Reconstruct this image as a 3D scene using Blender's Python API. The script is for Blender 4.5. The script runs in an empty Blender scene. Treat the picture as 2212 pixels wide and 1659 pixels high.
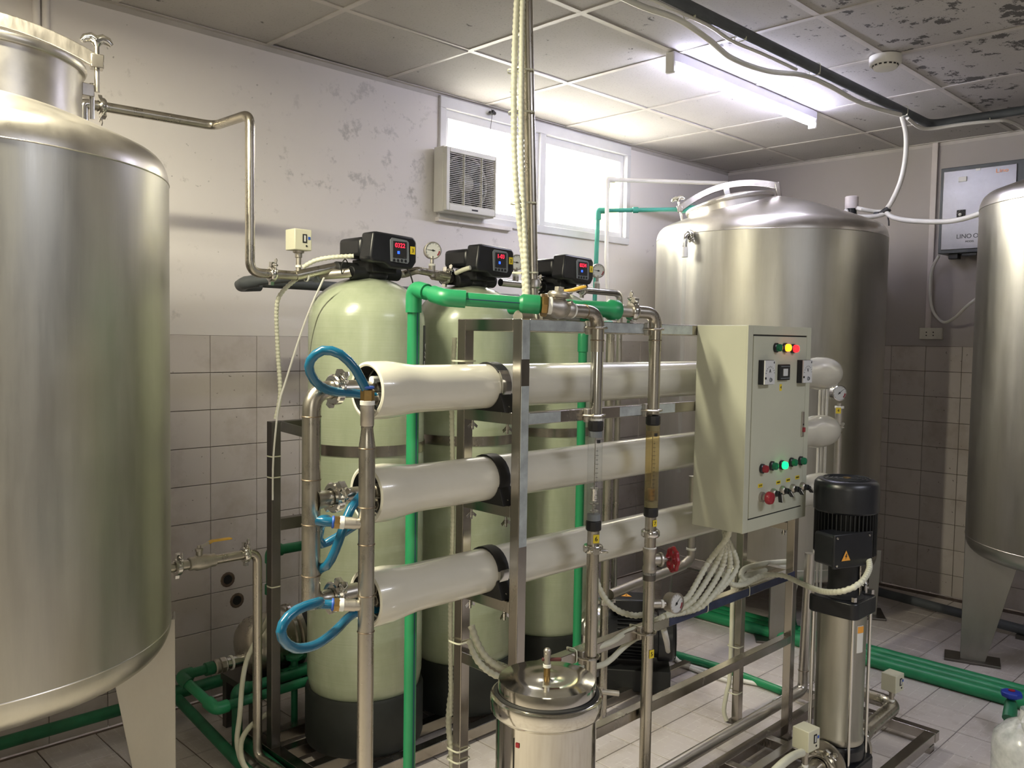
import bpy, math, random
from mathutils import Vector, Matrix
random.seed(7)
V = Vector
PI = math.pi
col = bpy.context.scene.collection
sc = bpy.context.scene

# ------------------------------------------------------------------ camera
FPX, YAW, PITCH, ROLL = 1857.8, .7901, -.0529, .0158
CAM = V((0, 0, 1.46))
cf = V((math.cos(YAW)*math.cos(PITCH), math.sin(YAW)*math.cos(PITCH), math.sin(PITCH)))
cr = V((math.sin(YAW), -math.cos(YAW), 0)); cu = cr.cross(cf)
CR = math.cos(ROLL)*cr + math.sin(ROLL)*cu; CU = -math.sin(ROLL)*cr + math.cos(ROLL)*cu
cd = bpy.data.cameras.new('camera'); cam = bpy.data.objects.new('camera', cd); col.objects.link(cam)
cd.sensor_width = 36; cd.lens = 36*FPX/2212; cd.clip_start = .02; cd.clip_end = 100
m = Matrix((CR, CU, -cf)).transposed().to_4x4(); m.translation = CAM; cam.matrix_world = m
sc.camera = cam

# ------------------------------------------------------------------ world, lights, exposure
sc.view_settings.view_transform = 'Standard'; sc.view_settings.look = 'None'
sc.view_settings.exposure = 0.75; sc.view_settings.gamma = 1; sc.view_settings.use_curve_mapping = False
w = bpy.data.worlds.new('world'); sc.world = w; w.use_nodes = True
bg = w.node_tree.nodes['Background']; bg.inputs[0].default_value = (1.0, .98, .9, 1); bg.inputs[1].default_value = 7.0

def area(name, loc, size, power, color, direction, sy=None):
    l = bpy.data.lights.new(name, 'AREA'); l.energy = power; l.color = color
    l.shape = 'RECTANGLE'; l.size = size; l.size_y = sy or size
    o = bpy.data.objects.new(name, l); col.objects.link(o); o.location = loc
    o.rotation_euler = V(direction).to_track_quat('-Z', 'Y').to_euler()
    return o
# daylight pressing in through the high window
area('window_daylight', (3.45, 3.62, 2.42), 1.5, 34, (1, .95, .78), (0, -1, -.22), .6)
# second ceiling tube behind the camera's left shoulder; added warm fill from the camera side
area('rear_tube_lamp', (.10, 1.85, 2.56), 1.2, 60, (1, .93, .70), (0, 0, -1), .09)
area('rear_fill_light', (-1.2, -1.2, 1.9), 1.1, 9, (1, .94, .80), (1, .55, .05), 1.5)
area('front_fill_light', (2.2, -.75, 2.56), 1.2, 20, (.86, .88, 1), (0, 0, -1), .09)  # added unseen fill for the right floor, cabinet front and housings

# ------------------------------------------------------------------ materials
def new_mat(name):
    mt = bpy.data.materials.new(name); mt.use_nodes = True
    nt = mt.node_tree; b = nt.nodes['Principled BSDF']
    return mt, nt, b
def N(nt, t, **k):
    n = nt.nodes.new(t)
    for a, b in k.items(): setattr(n, a, b)
    return n
def coords(nt, scale=(1, 1, 1), world=True):
    if world:
        g = N(nt, 'ShaderNodeNewGeometry'); out = g.outputs['Position']
    else:
        g = N(nt, 'ShaderNodeTexCoord'); out = g.outputs['Object']
    mp = N(nt, 'ShaderNodeMapping'); mp.inputs['Scale'].default_value = scale
    nt.links.new(out, mp.inputs[0]); return mp.outputs[0]
def noise(nt, vec, scale, detail=4, rough=.55):
    n = N(nt, 'ShaderNodeTexNoise'); n.inputs['Scale'].default_value = scale
    n.inputs['Detail'].default_value = detail; n.inputs['Roughness'].default_value = rough
    nt.links.new(vec, n.inputs['Vector']); return n.outputs[0]
def ramp(nt, fac, stops):
    r = N(nt, 'ShaderNodeValToRGB'); e = r.color_ramp.elements
    while len(e) < len(stops): e.new(.5)
    for i, (p, c) in enumerate(stops):
        e[i].position = p; e[i].color = (c, c, c, 1) if isinstance(c, (int, float)) else (*c, 1)
    nt.links.new(fac, r.inputs[0]); return r.outputs[0]
def mixc(nt, fac, a, b, mode='MIX'):
    n = N(nt, 'ShaderNodeMix', data_type='RGBA', blend_type=mode)
    for sock, v in ((n.inputs[0], fac), (n.inputs[6], a), (n.inputs[7], b)):
        if isinstance(v, bpy.types.NodeSocket): nt.links.new(v, sock)
        elif isinstance(v, (int, float)): sock.default_value = v
        else: sock.default_value = (*v, 1)
    return n.outputs[2]
def bump(nt, b, h, strength=.2, dist=.002):
    n = N(nt, 'ShaderNodeBump'); n.inputs['Strength'].default_value = strength; n.inputs['Distance'].default_value = dist
    nt.links.new(h, n.inputs['Height']); nt.links.new(n.outputs[0], b.inputs['Normal'])
def math_(nt, op, a, b=None, clamp=False):
    n = N(nt, 'ShaderNodeMath', operation=op, use_clamp=clamp)
    for s, v in zip(n.inputs, (a, b)):
        if v is None: continue
        if isinstance(v, (int, float)): s.default_value = v
        else: nt.links.new(v, s)
    return n.outputs[0]

def plain(name, c, rough=.5, metal=0, var=.12, scale=9, coat=0, spec=None, world=True, fine=0):
    mt, nt, b = new_mat(name)
    vec = coords(nt, world=world)
    n = noise(nt, vec, scale, 5)
    lo = tuple(x*(1-var) for x in c); hi = tuple(min(1, x*(1+var)) for x in c)
    nt.links.new(ramp(nt, n, [(.3, lo), (.7, hi)]), b.inputs['Base Color'])
    b.inputs['Roughness'].default_value = rough; b.inputs['Metallic'].default_value = metal
    b.inputs['Coat Weight'].default_value = coat
    if spec is not None: b.inputs['Specular IOR Level'].default_value = spec
    if fine: bump(nt, b, noise(nt, vec, 400, 2), fine, .0006)
    return mt

def steel(name, c=(.60, .585, .55), r0=.22, r1=.42, stretch=(1.5, 1.5, .25), scale=14, aniso=.0, bmp=.04, stains=.25):
    """brushed stainless steel with cloudy passivation and streaks"""
    mt, nt, b = new_mat(name)
    vec = coords(nt, stretch); vec2 = coords(nt)
    st = noise(nt, vec, scale, 6, .7); cl = noise(nt, vec2, 3.2, 4, .6)
    base = ramp(nt, st, [(.25, tuple(x*.86 for x in c)), (.75, tuple(min(1, x*1.1) for x in c))])
    base = mixc(nt, ramp(nt, cl, [(.45, 0.0), (.75, stains)]), base, (.36, .32, .25))
    nt.links.new(base, b.inputs['Base Color'])
    b.inputs['Metallic'].default_value = 1
    mr = N(nt, 'ShaderNodeMapRange'); mr.inputs['To Min'].default_value = r0; mr.inputs['To Max'].default_value = r1
    mr.inputs['From Min'].default_value = .3; mr.inputs['From Max'].default_value = .7
    nt.links.new(st, mr.inputs[0]); nt.links.new(mr.outputs[0], b.inputs['Roughness'])
    fine = noise(nt, coords(nt, (2, 2, .03) if stretch[2] < 1 else (1, 1, 1)), 220, 2)
    bump(nt, b, fine, bmp, .001)
    return mt

M = {}
M['tank'] = steel('tank_steel', (.50, .487, .43), .30, .46, (1.2, 1.2, .12), 10, bmp=.06)
M['dome'] = steel('dome_steel', (.66, .63, .58), .26, .38, (1, 1, 1), 6, bmp=.04, stains=.1)
M['pipe'] = steel('pipe_steel', (.52, .49, .43), .22, .38, (1, 1, .5), 25, bmp=.03, stains=.45)
M['bright'] = steel('polished_steel', (.70, .69, .66), .10, .2, (1, 1, .3), 8, bmp=.01, stains=.2)
M['frame'] = steel('square_tube_steel', (.46, .43, .39), .16, .30, (1, 1, .3), 12, bmp=.02, stains=.3)
M['cast'] = steel('cast_steel', (.50, .47, .42), .36, .55, (1, 1, 1), 40, bmp=.2, stains=.35)
M['mirror'] = steel('mirror_steel', (.66, .64, .58), .07, .16, (1, 1, .2), 5, bmp=.0, stains=.25)
M['dark_steel'] = steel('dull_steel', (.16, .15, .14), .35, .5, (1, 1, .3), 12, stains=.2)

M['green'] = plain('green_polypropylene', (.018, .24, .095), .38, var=.12, scale=6)
M['teal'] = plain('weathered_green_polypropylene', (.035, .27, .20), .42, var=.1)
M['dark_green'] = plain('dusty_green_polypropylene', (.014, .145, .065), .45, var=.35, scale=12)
M['stripe'] = plain('blue_stripe', (.01, .03, .09), .4)
M['shell'] = plain('white_gelcoat', (.66, .64, .55), .22, var=.03, coat=.5)
M['black'] = plain('black_plastic', (.012, .013, .016), .33, var=.25, fine=.1)
M['matte_black'] = plain('matte_black', (.010, .011, .012), .6, var=.2)
M['rubber'] = plain('black_rubber', (.013, .013, .014), .5)
M['base_black'] = plain('tank_base_black', (.014, .017, .015), .55, var=.3, fine=.1)
M['cabinet'] = plain('cream_enamel', (.50, .51, .40), .42, var=.04, scale=5, fine=.12)
M['switch'] = plain('beige_plastic', (.62, .61, .47), .45, var=.05)
M['white'] = plain('white_plastic', (.72, .71, .66), .42, var=.05)
M['conduit'] = plain('ribbed_conduit', (.62, .62, .50), .45, var=.1)
M['cable'] = plain('white_cable', (.70, .69, .64), .4, var=.06)
M['pvc'] = plain('grey_pvc', (.085, .095, .105), .5, var=.2)
M['whitepipe'] = plain('painted_pipe', (.60, .58, .52), .42, var=.08)
M['blue'] = plain('blue_hose', (.008, .115, .215), .22, var=.1, coat=.3)
M['brass'] = plain('aged_brass', (.35, .23, .09), .38, 1, var=.25, scale=30)
M['red'] = plain('red_enamel', (.30, .012, .02), .4, var=.2)
M['rust'] = plain('rusty_red_paint', (.07, .012, .012), .55, var=.3, scale=40)
M['redbtn'] = plain('red_button', (.28, .02, .03), .35)
M['yellow'] = plain('yellow_sticker', (.78, .60, .03), .5, var=.04)
M['yellow_paint'] = plain('yellow_lever', (.62, .37, .04), .45, var=.2, scale=30)
M['orange'] = plain('warning_orange', (.80, .36, .05), .5, var=.04)
M['ptfe'] = plain('thread_tape', (.82, .82, .76), .6)
M['paper'] = plain('paper_label', (.70, .70, .64), .5, var=.05)
M['ink'] = plain('black_ink', (.015, .015, .015), .6)
M['ink_green'] = plain('green_ink', (.01, .16, .07), .5)
M['orange_ink'] = plain('orange_ink', (.75, .22, .04), .5)
M['bluemark'] = plain('blue_ink', (.03, .10, .45), .5)
M['dial'] = plain('dial_white', (.60, .61, .60), .4, var=.03)
M['grey_plastic'] = plain('grey_plastic', (.19, .21, .23), .35, var=.05)
M['pgreen'] = plain('green_lens', (.01, .17, .075), .25)
M['tape'] = plain('white_trim', (.74, .73, .72), .5, var=.04)
M['frame_white'] = plain('white_aluminium', (.70, .70, .72), .38, var=.05)
M['yellow_reveal'] = plain('yellow_lit_plaster', (.70, .66, .25), .8, var=.08)  # yellowish light on the window reveal put into its colour
M['tie'] = plain('nylon_tie', (.66, .66, .52), .4)
M['socket'] = plain('socket_plastic', (.66, .64, .56), .4)
M['wire'] = plain('black_wire', (.02, .02, .02), .5)
M['bluevalve'] = plain('blue_handle', (.01, .04, .36), .4)
M['grout'] = plain('wall_grout', (.14, .10, .075), .9, var=.3, scale=30)
M['fgrout'] = plain('floor_grout', (.12, .09, .075), .9, var=.4, scale=25)
M['trim'] = plain('cable_trunking', (.60, .55, .54), .5, var=.05)
M['lampbody'] = plain('white_enamel_batten', (.75, .74, .82), .35, var=.02)

M['leg'] = steel('shaded_leg_steel', (.36, .35, .32), .38, .55, (1, 1, .4), 14, bmp=.05, stains=.3)  # shade of legs facing away put into a darker steel
M['weld'] = steel('heat_tinted_weld', (.24, .19, .14), .35, .55, (1, 1, 1), 40, bmp=.3)
M['door'] = steel('satin_door_steel', (.28, .275, .275), .34, .42, (1, 1, 1), 8, stains=.05)
M['film_sheen'] = plain('pale_film_and_reflection', (.50, .55, .56), .25, .35, var=.25, scale=22)  # bluish-white rail reflections put into the colour; real patches on the post
M['film_sheen2'] = plain('dark_protective_film', (.05, .06, .12), .3, .3, var=.3, scale=14)
def emit(name, c, s):
    mt, nt, b = new_mat(name); b.inputs['Base Color'].default_value = (*c, 1)
    b.inputs['Emission Color'].default_value = (*c, 1); b.inputs['Emission Strength'].default_value = s
    b.inputs['Roughness'].default_value = .3; return mt
M['tube'] = emit('lit_tube', (.78, .78, 1.0), 54)
M['led_red'] = emit('red_digits', (1, .02, .05), 1.6)
M['led_blue'] = emit('blue_led', (.02, .08, 1), 1.8)
M['lens_green'] = emit('lit_green_lens', (.005, 1, .16), 1.7)
M['lens_amber'] = emit('lit_amber_lens', (1, .28, .01), 2.0)
M['lens_red'] = emit('lit_red_lens', (1, .015, .02), 1.6)

def plaster(name, c, stain_lo, stain_hi, spots):
    mt, nt, b = new_mat(name); vec = coords(nt)
    n1 = noise(nt, vec, 1.6, 5); n2 = noise(nt, vec, 14, 6, .7)
    base = ramp(nt, n1, [(.3, tuple(x*.93 for x in c)), (.7, c)])
    st = ramp(nt, n2, [(stain_lo, 0.0), (stain_hi, .55)])
    zone = ramp(nt, noise(nt, vec, 1.3, 2), [(.5, 0.0), (.62, 1.0)])
    base = mixc(nt, math_(nt, 'MULTIPLY', st, zone), base, (.30, .28, .26))
    sp = ramp(nt, noise(nt, coords(nt, (1, 1, 1)), 48, 2, .4), [(spots, 0.0), (spots+.03, .6)])
    base = mixc(nt, math_(nt, 'MULTIPLY', sp, zone), base, (.12, .11, .10))
    for (cx_, cy_, cz_, rad, lo_, hi_) in ((2.35, 3.247, 2.30, .55, .56, .64), (1.95, 3.247, 2.15, .35, .60, .68), (3.0, 3.25, 2.0, .4, .62, .72), (1.35, 3.25, 1.62, .25, .60, .70)):
        vs_ = N(nt, 'ShaderNodeVectorMath', operation='DISTANCE'); nt.links.new(vec, vs_.inputs[0]); vs_.inputs[1].default_value = (cx_, cy_, cz_)
        near = N(nt, 'ShaderNodeMapRange'); near.inputs['From Min'].default_value = rad; near.inputs['From Max'].default_value = rad*.4
        nt.links.new(vs_.outputs['Value'], near.inputs[0])
        sm_ = ramp(nt, noise(nt, vec, 11, 5, .68), [(lo_, 0.0), (hi_, .34)])
        base = mixc(nt, math_(nt, 'MULTIPLY', sm_, near.outputs[0]), base, (.22, .22, .22))
    nt.links.new(base, b.inputs['Base Color']); b.inputs['Roughness'].default_value = .75
    bump(nt, b, n2, .15, .004); return mt
M['plaster'] = plaster('lilac_white_plaster', (.83, .79, .78), .62, .72, .73)
M['rear'] = plain('darkened_rear_wall', (.20, .19, .17), .8)  # darkened so the tank steel mirrors dark surroundings
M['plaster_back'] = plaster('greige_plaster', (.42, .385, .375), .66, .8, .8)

def tile_mat(name, c, rough, emboss=False, dirt=0.0):
    mt, nt, b = new_mat(name)
    oi = N(nt, 'ShaderNodeObjectInfo'); vec = coords(nt)
    lo = tuple(x*.93 for x in c)
    base = mixc(nt, oi.outputs['Random'], lo, c)
    d = noise(nt, vec, 5, 6, .65)
    base = mixc(nt, ramp(nt, d, [(.50, 0.0), (.72, .35+dirt)]), base, (.27, .21, .15))
    if emboss:
        oc = coords(nt, (25, 25, 25), world=False)
        sep = N(nt, 'ShaderNodeSeparateXYZ'); nt.links.new(oc, sep.inputs[0])
        fx = math_(nt, 'FRACT', sep.outputs[0]); fy = math_(nt, 'FRACT', sep.outputs[1])
        lx = math_(nt, 'GREATER_THAN', fx, .93); ly = math_(nt, 'GREATER_THAN', fy, .93)
        br = N(nt, 'ShaderNodeTexNoise'); br.inputs['Scale'].default_value = 30; nt.links.new(vec, br.inputs[0])
        ln = math_(nt, 'MULTIPLY', math_(nt, 'MAXIMUM', lx, ly), ramp(nt, br.outputs[0], [(.45, 0.0), (.6, 1.0)]))
        base = mixc(nt, math_(nt, 'MULTIPLY', ln, .5), base, (.82, .80, .76))
        bump(nt, b, ln, .3, .001)
    sp = ramp(nt, noise(nt, vec, 60, 2, .4), [(.74, 0.0), (.77, .7)])
    base = mixc(nt, sp, base, (.10, .08, .06))
    nt.links.new(base, b.inputs['Base Color']); b.inputs['Roughness'].default_value = rough
    return mt
M['wtile'] = tile_mat('glazed_wall_tile', (.66, .61, .59), .28)
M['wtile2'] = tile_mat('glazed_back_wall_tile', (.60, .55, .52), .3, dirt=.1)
M['ftile'] = tile_mat('embossed_floor_tile', (.62, .57, .54), .35, True, dirt=.1)

def ceil_mat():
    mt, nt, b = new_mat('fissured_ceiling_panel'); vec = coords(nt)
    sep = N(nt, 'ShaderNodeSeparateXYZ'); nt.links.new(vec, sep.inputs[0])
    base = ramp(nt, noise(nt, vec, 2, 4), [(.3, (.40, .38, .365)), (.7, (.46, .44, .425))])
    pin = ramp(nt, noise(nt, vec, 120, 2, .5), [(.62, 0.0), (.68, .5)])
    base = mixc(nt, pin, base, (.25, .22, .2))
    # mould: denser towards the room's middle (small y)
    oi = N(nt, 'ShaderNodeObjectInfo')
    bias = N(nt, 'ShaderNodeMapRange'); bias.inputs['From Min'].default_value = 2.6; bias.inputs['From Max'].default_value = .9
    bias.inputs['To Min'].default_value = 0.0; bias.inputs['To Max'].default_value = .125
    nt.links.new(sep.outputs[1], bias.inputs[0])
    rb = math_(nt, 'MULTIPLY', oi.outputs['Random'], .035)
    spread = noise(nt, vec, 2.6, 3)
    mould = noise(nt, coords(nt, (1, 1.15, 1)), 12, 6, .7)
    mm = math_(nt, 'ADD', mould, math_(nt, 'ADD', bias.outputs[0], rb))
    mm = math_(nt, 'ADD', mm, math_(nt, 'MULTIPLY', math_(nt, 'SUBTRACT', spread, .5), .28))
    mask = ramp(nt, mm, [(.705, 0.0), (.728, .88)])
    base = mixc(nt, mask, base, (.055, .052, .05))
    nt.links.new(base, b.inputs['Base Color']); b.inputs['Roughness'].default_value = .85
    bump(nt, b, noise(nt, vec, 90, 3), .3, .002); return mt
M['panel'] = ceil_mat()
M['rail'] = plain('painted_ceiling_bar', (.50, .47, .44), .5, var=.12, scale=8)

def frp():
    mt, nt, b = new_mat('wound_fibreglass'); vec = coords(nt)
    w1 = noise(nt, coords(nt, (.6, .6, 40)), 4, 5, .7)
    w2 = noise(nt, coords(nt, (3, 3, 1)), 7, 5)
    c = ramp(nt, w2, [(.3, (.35, .40, .28)), (.7, (.44, .49, .355))])
    c = mixc(nt, ramp(nt, w1, [(.35, .45), (.6, 0.0)]), c, (.36, .41, .27))
    nt.links.new(c, b.inputs['Base Color']); b.inputs['Roughness'].default_value = .25
    b.inputs['Coat Weight'].default_value = .4; b.inputs['Coat Roughness'].default_value = .15
    bump(nt, b, w1, .35, .0015); return mt
M['frp'] = frp()

def glass(name, tint, opacity=.15, rough=.05):
    mt = bpy.data.materials.new(name); mt.use_nodes = True; nt = mt.node_tree
    nt.nodes.clear(); out = N(nt, 'ShaderNodeOutputMaterial')
    tr = N(nt, 'ShaderNodeBsdfTransparent'); tr.inputs[0].default_value = (*tint, 1)
    gl = N(nt, 'ShaderNodeBsdfGlossy'); gl.inputs[1].default_value = rough
    lw_ = N(nt, 'ShaderNodeLayerWeight'); lw_.inputs[0].default_value = .5
    fr = N(nt, 'ShaderNodeMath', operation='POWER'); nt.links.new(lw_.outputs['Facing'], fr.inputs[0]); fr.inputs[1].default_value = 4.0
    f2 = N(nt, 'ShaderNodeMath', operation='MULTIPLY_ADD'); nt.links.new(fr.outputs[0], f2.inputs[0]); f2.inputs[1].default_value = .6; f2.inputs[2].default_value = .04; fr = f2
    df = N(nt, 'ShaderNodeBsdfDiffuse'); df.inputs[0].default_value = (*[min(1, t*.9) for t in tint], 1)
    m1 = N(nt, 'ShaderNodeMixShader'); m1.inputs[0].default_value = opacity
    nz = noise(nt, coords(nt), 30, 4); r = ramp(nt, nz, [(.3, opacity*.6), (.7, opacity*1.3)])
    nt.links.new(r, m1.inputs[0])
    nt.links.new(tr.outputs[0], m1.inputs[1]); nt.links.new(df.outputs[0], m1.inputs[2])
    m2 = N(nt, 'ShaderNodeMixShader')
    nt.links.new(fr.outputs[0], m2.inputs[0]); nt.links.new(m1.outputs[0], m2.inputs[1]); nt.links.new(gl.outputs[0], m2.inputs[2])
    nt.links.new(m2.outputs[0], out.inputs[0]); return mt
M['pane'] = glass('window_glass', (1, 1, 1), .05)
M['acrylic'] = glass('clear_acrylic', (.96, .97, .97), .04)
M['acrylic_rust'] = glass('iron_stained_acrylic', (.84, .74, .48), .13)
M['jug'] = glass('cloudy_plastic', (.86, .88, .86), .55, .2)

# ------------------------------------------------------------------ mesh helpers
def spot(px, py, x=None, y=None, z=None):
    """where the line of sight through a surveyed picture point meets a plane of the room"""
    v = cf + (px-1106)/FPX*CR - (py-829.5)/FPX*CU
    t = x/v.x if x is not None else y/v.y if y is not None else (z-CAM.z)/v.z
    return CAM + t*v

def frame_of(a):
    a = V(a).normalized(); h = V((0, 0, 1)) if abs(a.z) < .9 else V((1, 0, 0))
    u = a.cross(h).normalized(); return a, u, a.cross(u).normalized()

class MB:
    def __init__(s): s.v = []; s.f = []
    def add(s, vs, fs):
        o = len(s.v); s.v += [tuple(p) for p in vs]; s.f += [tuple(i+o for i in f) for f in fs]; return s
    def box(s, c, d, rot=None):
        c = V(c); hx, hy, hz = d[0]/2, d[1]/2, d[2]/2
        vs = [V((sx*hx, sy*hy, sz*hz)) for sz in (-1, 1) for sy in (-1, 1) for sx in (-1, 1)]
        if rot is not None: vs = [rot @ p for p in vs]
        return s.add([c+p for p in vs], [(0, 2, 3, 1), (4, 5, 7, 6), (0, 1, 5, 4), (1, 3, 7, 5), (3, 2, 6, 7), (2, 0, 4, 6)])
    def bb(s, lo, hi):
        return s.box([(a+b)/2 for a, b in zip(lo, hi)], [b-a for a, b in zip(lo, hi)])
    def rings(s, rings, closed=False, caps=True):
        n = len(rings[0]); o = len(s.v); s.v += [tuple(p) for r in rings for p in r]; k = len(rings)
        for i in range(k if closed else k-1):
            a = o+i*n; b = o+((i+1) % k)*n
            for j in range(n): s.f.append((a+j, a+(j+1) % n, b+(j+1) % n, b+j))
        if caps and not closed:
            s.f.append(tuple(o+j for j in reversed(range(n)))); s.f.append(tuple(o+(k-1)*n+j for j in range(n)))
        return s
    def lathe(s, prof, org, axis=(0, 0, 1), seg=32, caps=False):
        """prof: (radius, height)"""
        a, u, w = frame_of(axis); org = V(org)
        rs = [[org + a*h + (u*math.cos(t) + w*math.sin(t))*max(r, 1e-5) for t in (2*PI*j/seg for j in range(seg))] for r, h in prof]
        return s.rings(rs, caps=caps)
    def cyl(s, p0, p1, r0, r1=None, seg=20):
        p0, p1 = V(p0), V(p1); r1 = r0 if r1 is None else r1
        return s.lathe([(r0, 0), (r1, (p1-p0).length)], p0, p1-p0, seg, True)
    def tube(s, pts, r, seg=14, caps=True, rf=None):
        pts = [V(p) for p in pts]; rs = []
        a, u, w = frame_of(pts[1]-pts[0]); prev = a
        for i, p in enumerate(pts):
            d = (pts[min(i+1, len(pts)-1)] - pts[max(i-1, 0)]).normalized()
            q = prev.rotation_difference(d); u = q @ u; prev = d
            w = d.cross(u).normalized(); rr = rf(i) if rf else r
            rs.append([p + (u*math.cos(t) + w*math.sin(t))*rr for t in (2*PI*j/seg for j in range(seg))])
        return s.rings(rs, caps=caps)
    def torus(s, c, axis, R, r, seg=28, rs=8):
        a, u, w = frame_of(axis); c = V(c); rings = []
        for i in range(seg):
            t = 2*PI*i/seg; d = u*math.cos(t)+w*math.sin(t)
            rings.append([c + d*(R+r*math.cos(k)) + a*(r*math.sin(k)) for k in (2*PI*j/rs for j in range(rs))])
        return s.rings(rings, closed=True)
    def prism(s, poly, org, ux, uy, depth):
        """poly in (ux, uy) plane, extruded by vector depth"""
        org, ux, uy, depth = V(org), V(ux), V(uy), V(depth); n = len(poly)
        a = [org+ux*x+uy*y for x, y in poly]; b = [p+depth for p in a]
        return s.add(a+b, [tuple(reversed(range(n))), tuple(range(n, 2*n))] + [(i, (i+1) % n, n+(i+1) % n, n+i) for i in range(n)])
    def sphere(s, c, r, seg=16, sq=1.0):
        return s.lathe([(r*math.sin(PI*i/10), -r*sq*math.cos(PI*i/10)) for i in range(11)], c, (0, 0, 1), seg)
    def build(s, name, mat, parent=None, smooth=True, bevel=0, label=None, ang=38):
        me = bpy.data.meshes.new(name); me.from_pydata(s.v, [], s.f); me.update()
        import bmesh
        bm = bmesh.new(); bm.from_mesh(me); bmesh.ops.recalc_face_normals(bm, faces=bm.faces); bm.to_mesh(me); bm.free()
        if smooth:
            for p in me.polygons: p.use_smooth = True
            me.set_sharp_from_angle(angle=math.radians(ang))
        me.materials.append(M[mat] if isinstance(mat, str) else mat)
        o = bpy.data.objects.new(name, me); col.objects.link(o)
        if parent is not None:
            # mesh data stays local to the thing: geometry is written in room coordinates, so shift it
            w_ = parent['_w']; off = V((w_[0], w_[1], w_[2]))
            for vv in me.vertices: vv.co -= off
            o.parent = parent; o['_w'] = tuple(w_)
        else:
            o['_w'] = (0.0, 0.0, 0.0)
        if bevel:
            md = o.modifiers.new('bevel', 'BEVEL'); md.width = bevel; md.segments = 2; md.limit_method = 'ANGLE'; md.angle_limit = math.radians(40)
        if label: o['label'] = label
        return o

def tag(o, label, cat, group=None):
    o['label'] = label; o['category'] = cat
    if group: o['group'] = group
    return o
def thing(name, label, cat, loc=(0, 0, 0), group=None):
    o = bpy.data.objects.new(name, None); col.objects.link(o); o.empty_display_size = .05
    o.location = loc; o['_w'] = tuple(float(a) for a in loc); return tag(o, label, cat, group)
def struct(o): o['kind'] = 'structure'; return o
def origin(o, p):
    """move a single-mesh thing's origin to p"""
    p = V(p)
    for vv in o.data.vertices: vv.co -= p
    o.location = p; o['_w'] = tuple(p); return o

def fillet(pts, rb, n=7):
    pts = [V(p) for p in pts]; out = [pts[0]]
    for i in range(1, len(pts)-1):
        a, b, c = pts[i-1], pts[i], pts[i+1]; d0 = (a-b); d1 = (c-b)
        ang = d0.angle(d1)
        if ang > PI-.02: out.append(b); continue
        t = min(rb/math.tan(ang/2), d0.length*.49, d1.length*.49)
        p0 = b+d0.normalized()*t; p1 = b+d1.normalized()*t
        for k in range(n+1):
            s = k/n; out.append(p0*(1-s)**2 + b*2*s*(1-s) + p1*s*s)
    out.append(pts[-1]); return out
def smooth_path(pts, step=.02):
    pts = [V(p) for p in pts]; P = [pts[0]*2-pts[1]] + pts + [pts[-1]*2-pts[-2]]; out = []
    for i in range(1, len(P)-2):
        p0, p1, p2, p3 = P[i-1:i+3]; n = max(2, int((p2-p1).length/step))
        for k in range(n):
            t = k/n
            out.append(.5*((2*p1)+(p2-p0)*t+(2*p0-5*p1+4*p2-p3)*t*t+(3*p1-p0-3*p2+p3)*t**3))
    out.append(pts[-1]); return out
def resample(pts, step):
    out = [pts[0]]; acc = 0
    for a, b in zip(pts, pts[1:]):
        L = (b-a).length
        if L < 1e-9: continue
        t = step-acc
        while t <= L: out.append(a+(b-a)*(t/L)); t += step
        acc = L-(t-step)
    return out
def hose(name, label, cat, pts, r, mat='conduit', ribbed=True, seg=10, group=None, parent=None, straight=False):
    path = fillet(pts, .04) if straight else smooth_path(pts)
    if ribbed:
        path = resample(path, r*.42)
        o = MB().tube(path, r, seg, rf=lambda i: r if i % 4 < 2 else r*.84).build(name, mat, parent)
    else:
        o = MB().tube(path, r, seg).build(name, mat, parent)
    if parent is None: origin(o, pts[0]); tag(o, label, cat, group)
    elif label: o['label'] = label
    return o

def clamp(parent, p, axis, r, side=(0, 0, 1), mat='bright', name='pipe_clamp'):
    """sanitary tri-clamp: wedge ring, hinge lugs, swing bolt and wing nut"""
    a = V(axis).normalized(); p = V(p); s = (V(side) - a*V(side).dot(a)).normalized(); c = a.cross(s)
    R = r*1.62
    b = MB().lathe([(r*1.02, -.010), (R*.9, -.0095), (R, -.006), (R, .006), (R*.9, .0095), (r*1.02, .010)], p, a, 26)
    b.box(p+s*(R+.006), (.014, .014, .016), Matrix((a, s, c)).transposed())
    b.box(p-s*(R+.004), (.012, .012, .014), Matrix((a, s, c)).transposed())
    o = b.build(name, mat, parent)
    w = MB().cyl(p+s*(R+.004)-c*.014, p+s*(R+.004)+c*.032, .0035, seg=8)
    w.cyl(p+s*(R+.004)+c*.012, p+s*(R+.004)+c*.026, .007, .005, 8)
    e = p+s*(R+.004)+c*.02
    for q in (-1, 1):
        w.prism([(0, -.004), (.016, -.006), (.022, .004), (.016, .010), (0, .005)], e-a*.0015, s*q, c, a*.003)
    w.build('wing_nut', mat, o, bevel=.0006)
    return o

def ring_tape(parent, p, axis, r, name='thread_tape', h=.005, mat='ptfe'):
    a = V(axis).normalized(); return MB().lathe([(r*.9, -h), (r, -h*.8), (r, h*.8), (r*.9, h)], p, a, 20).build(name, mat, parent)

def weld(parent, p, axis, r):
    return MB().torus(p, axis, r, .0017, 24, 6).build('weld_bead', 'weld', parent)

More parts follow.
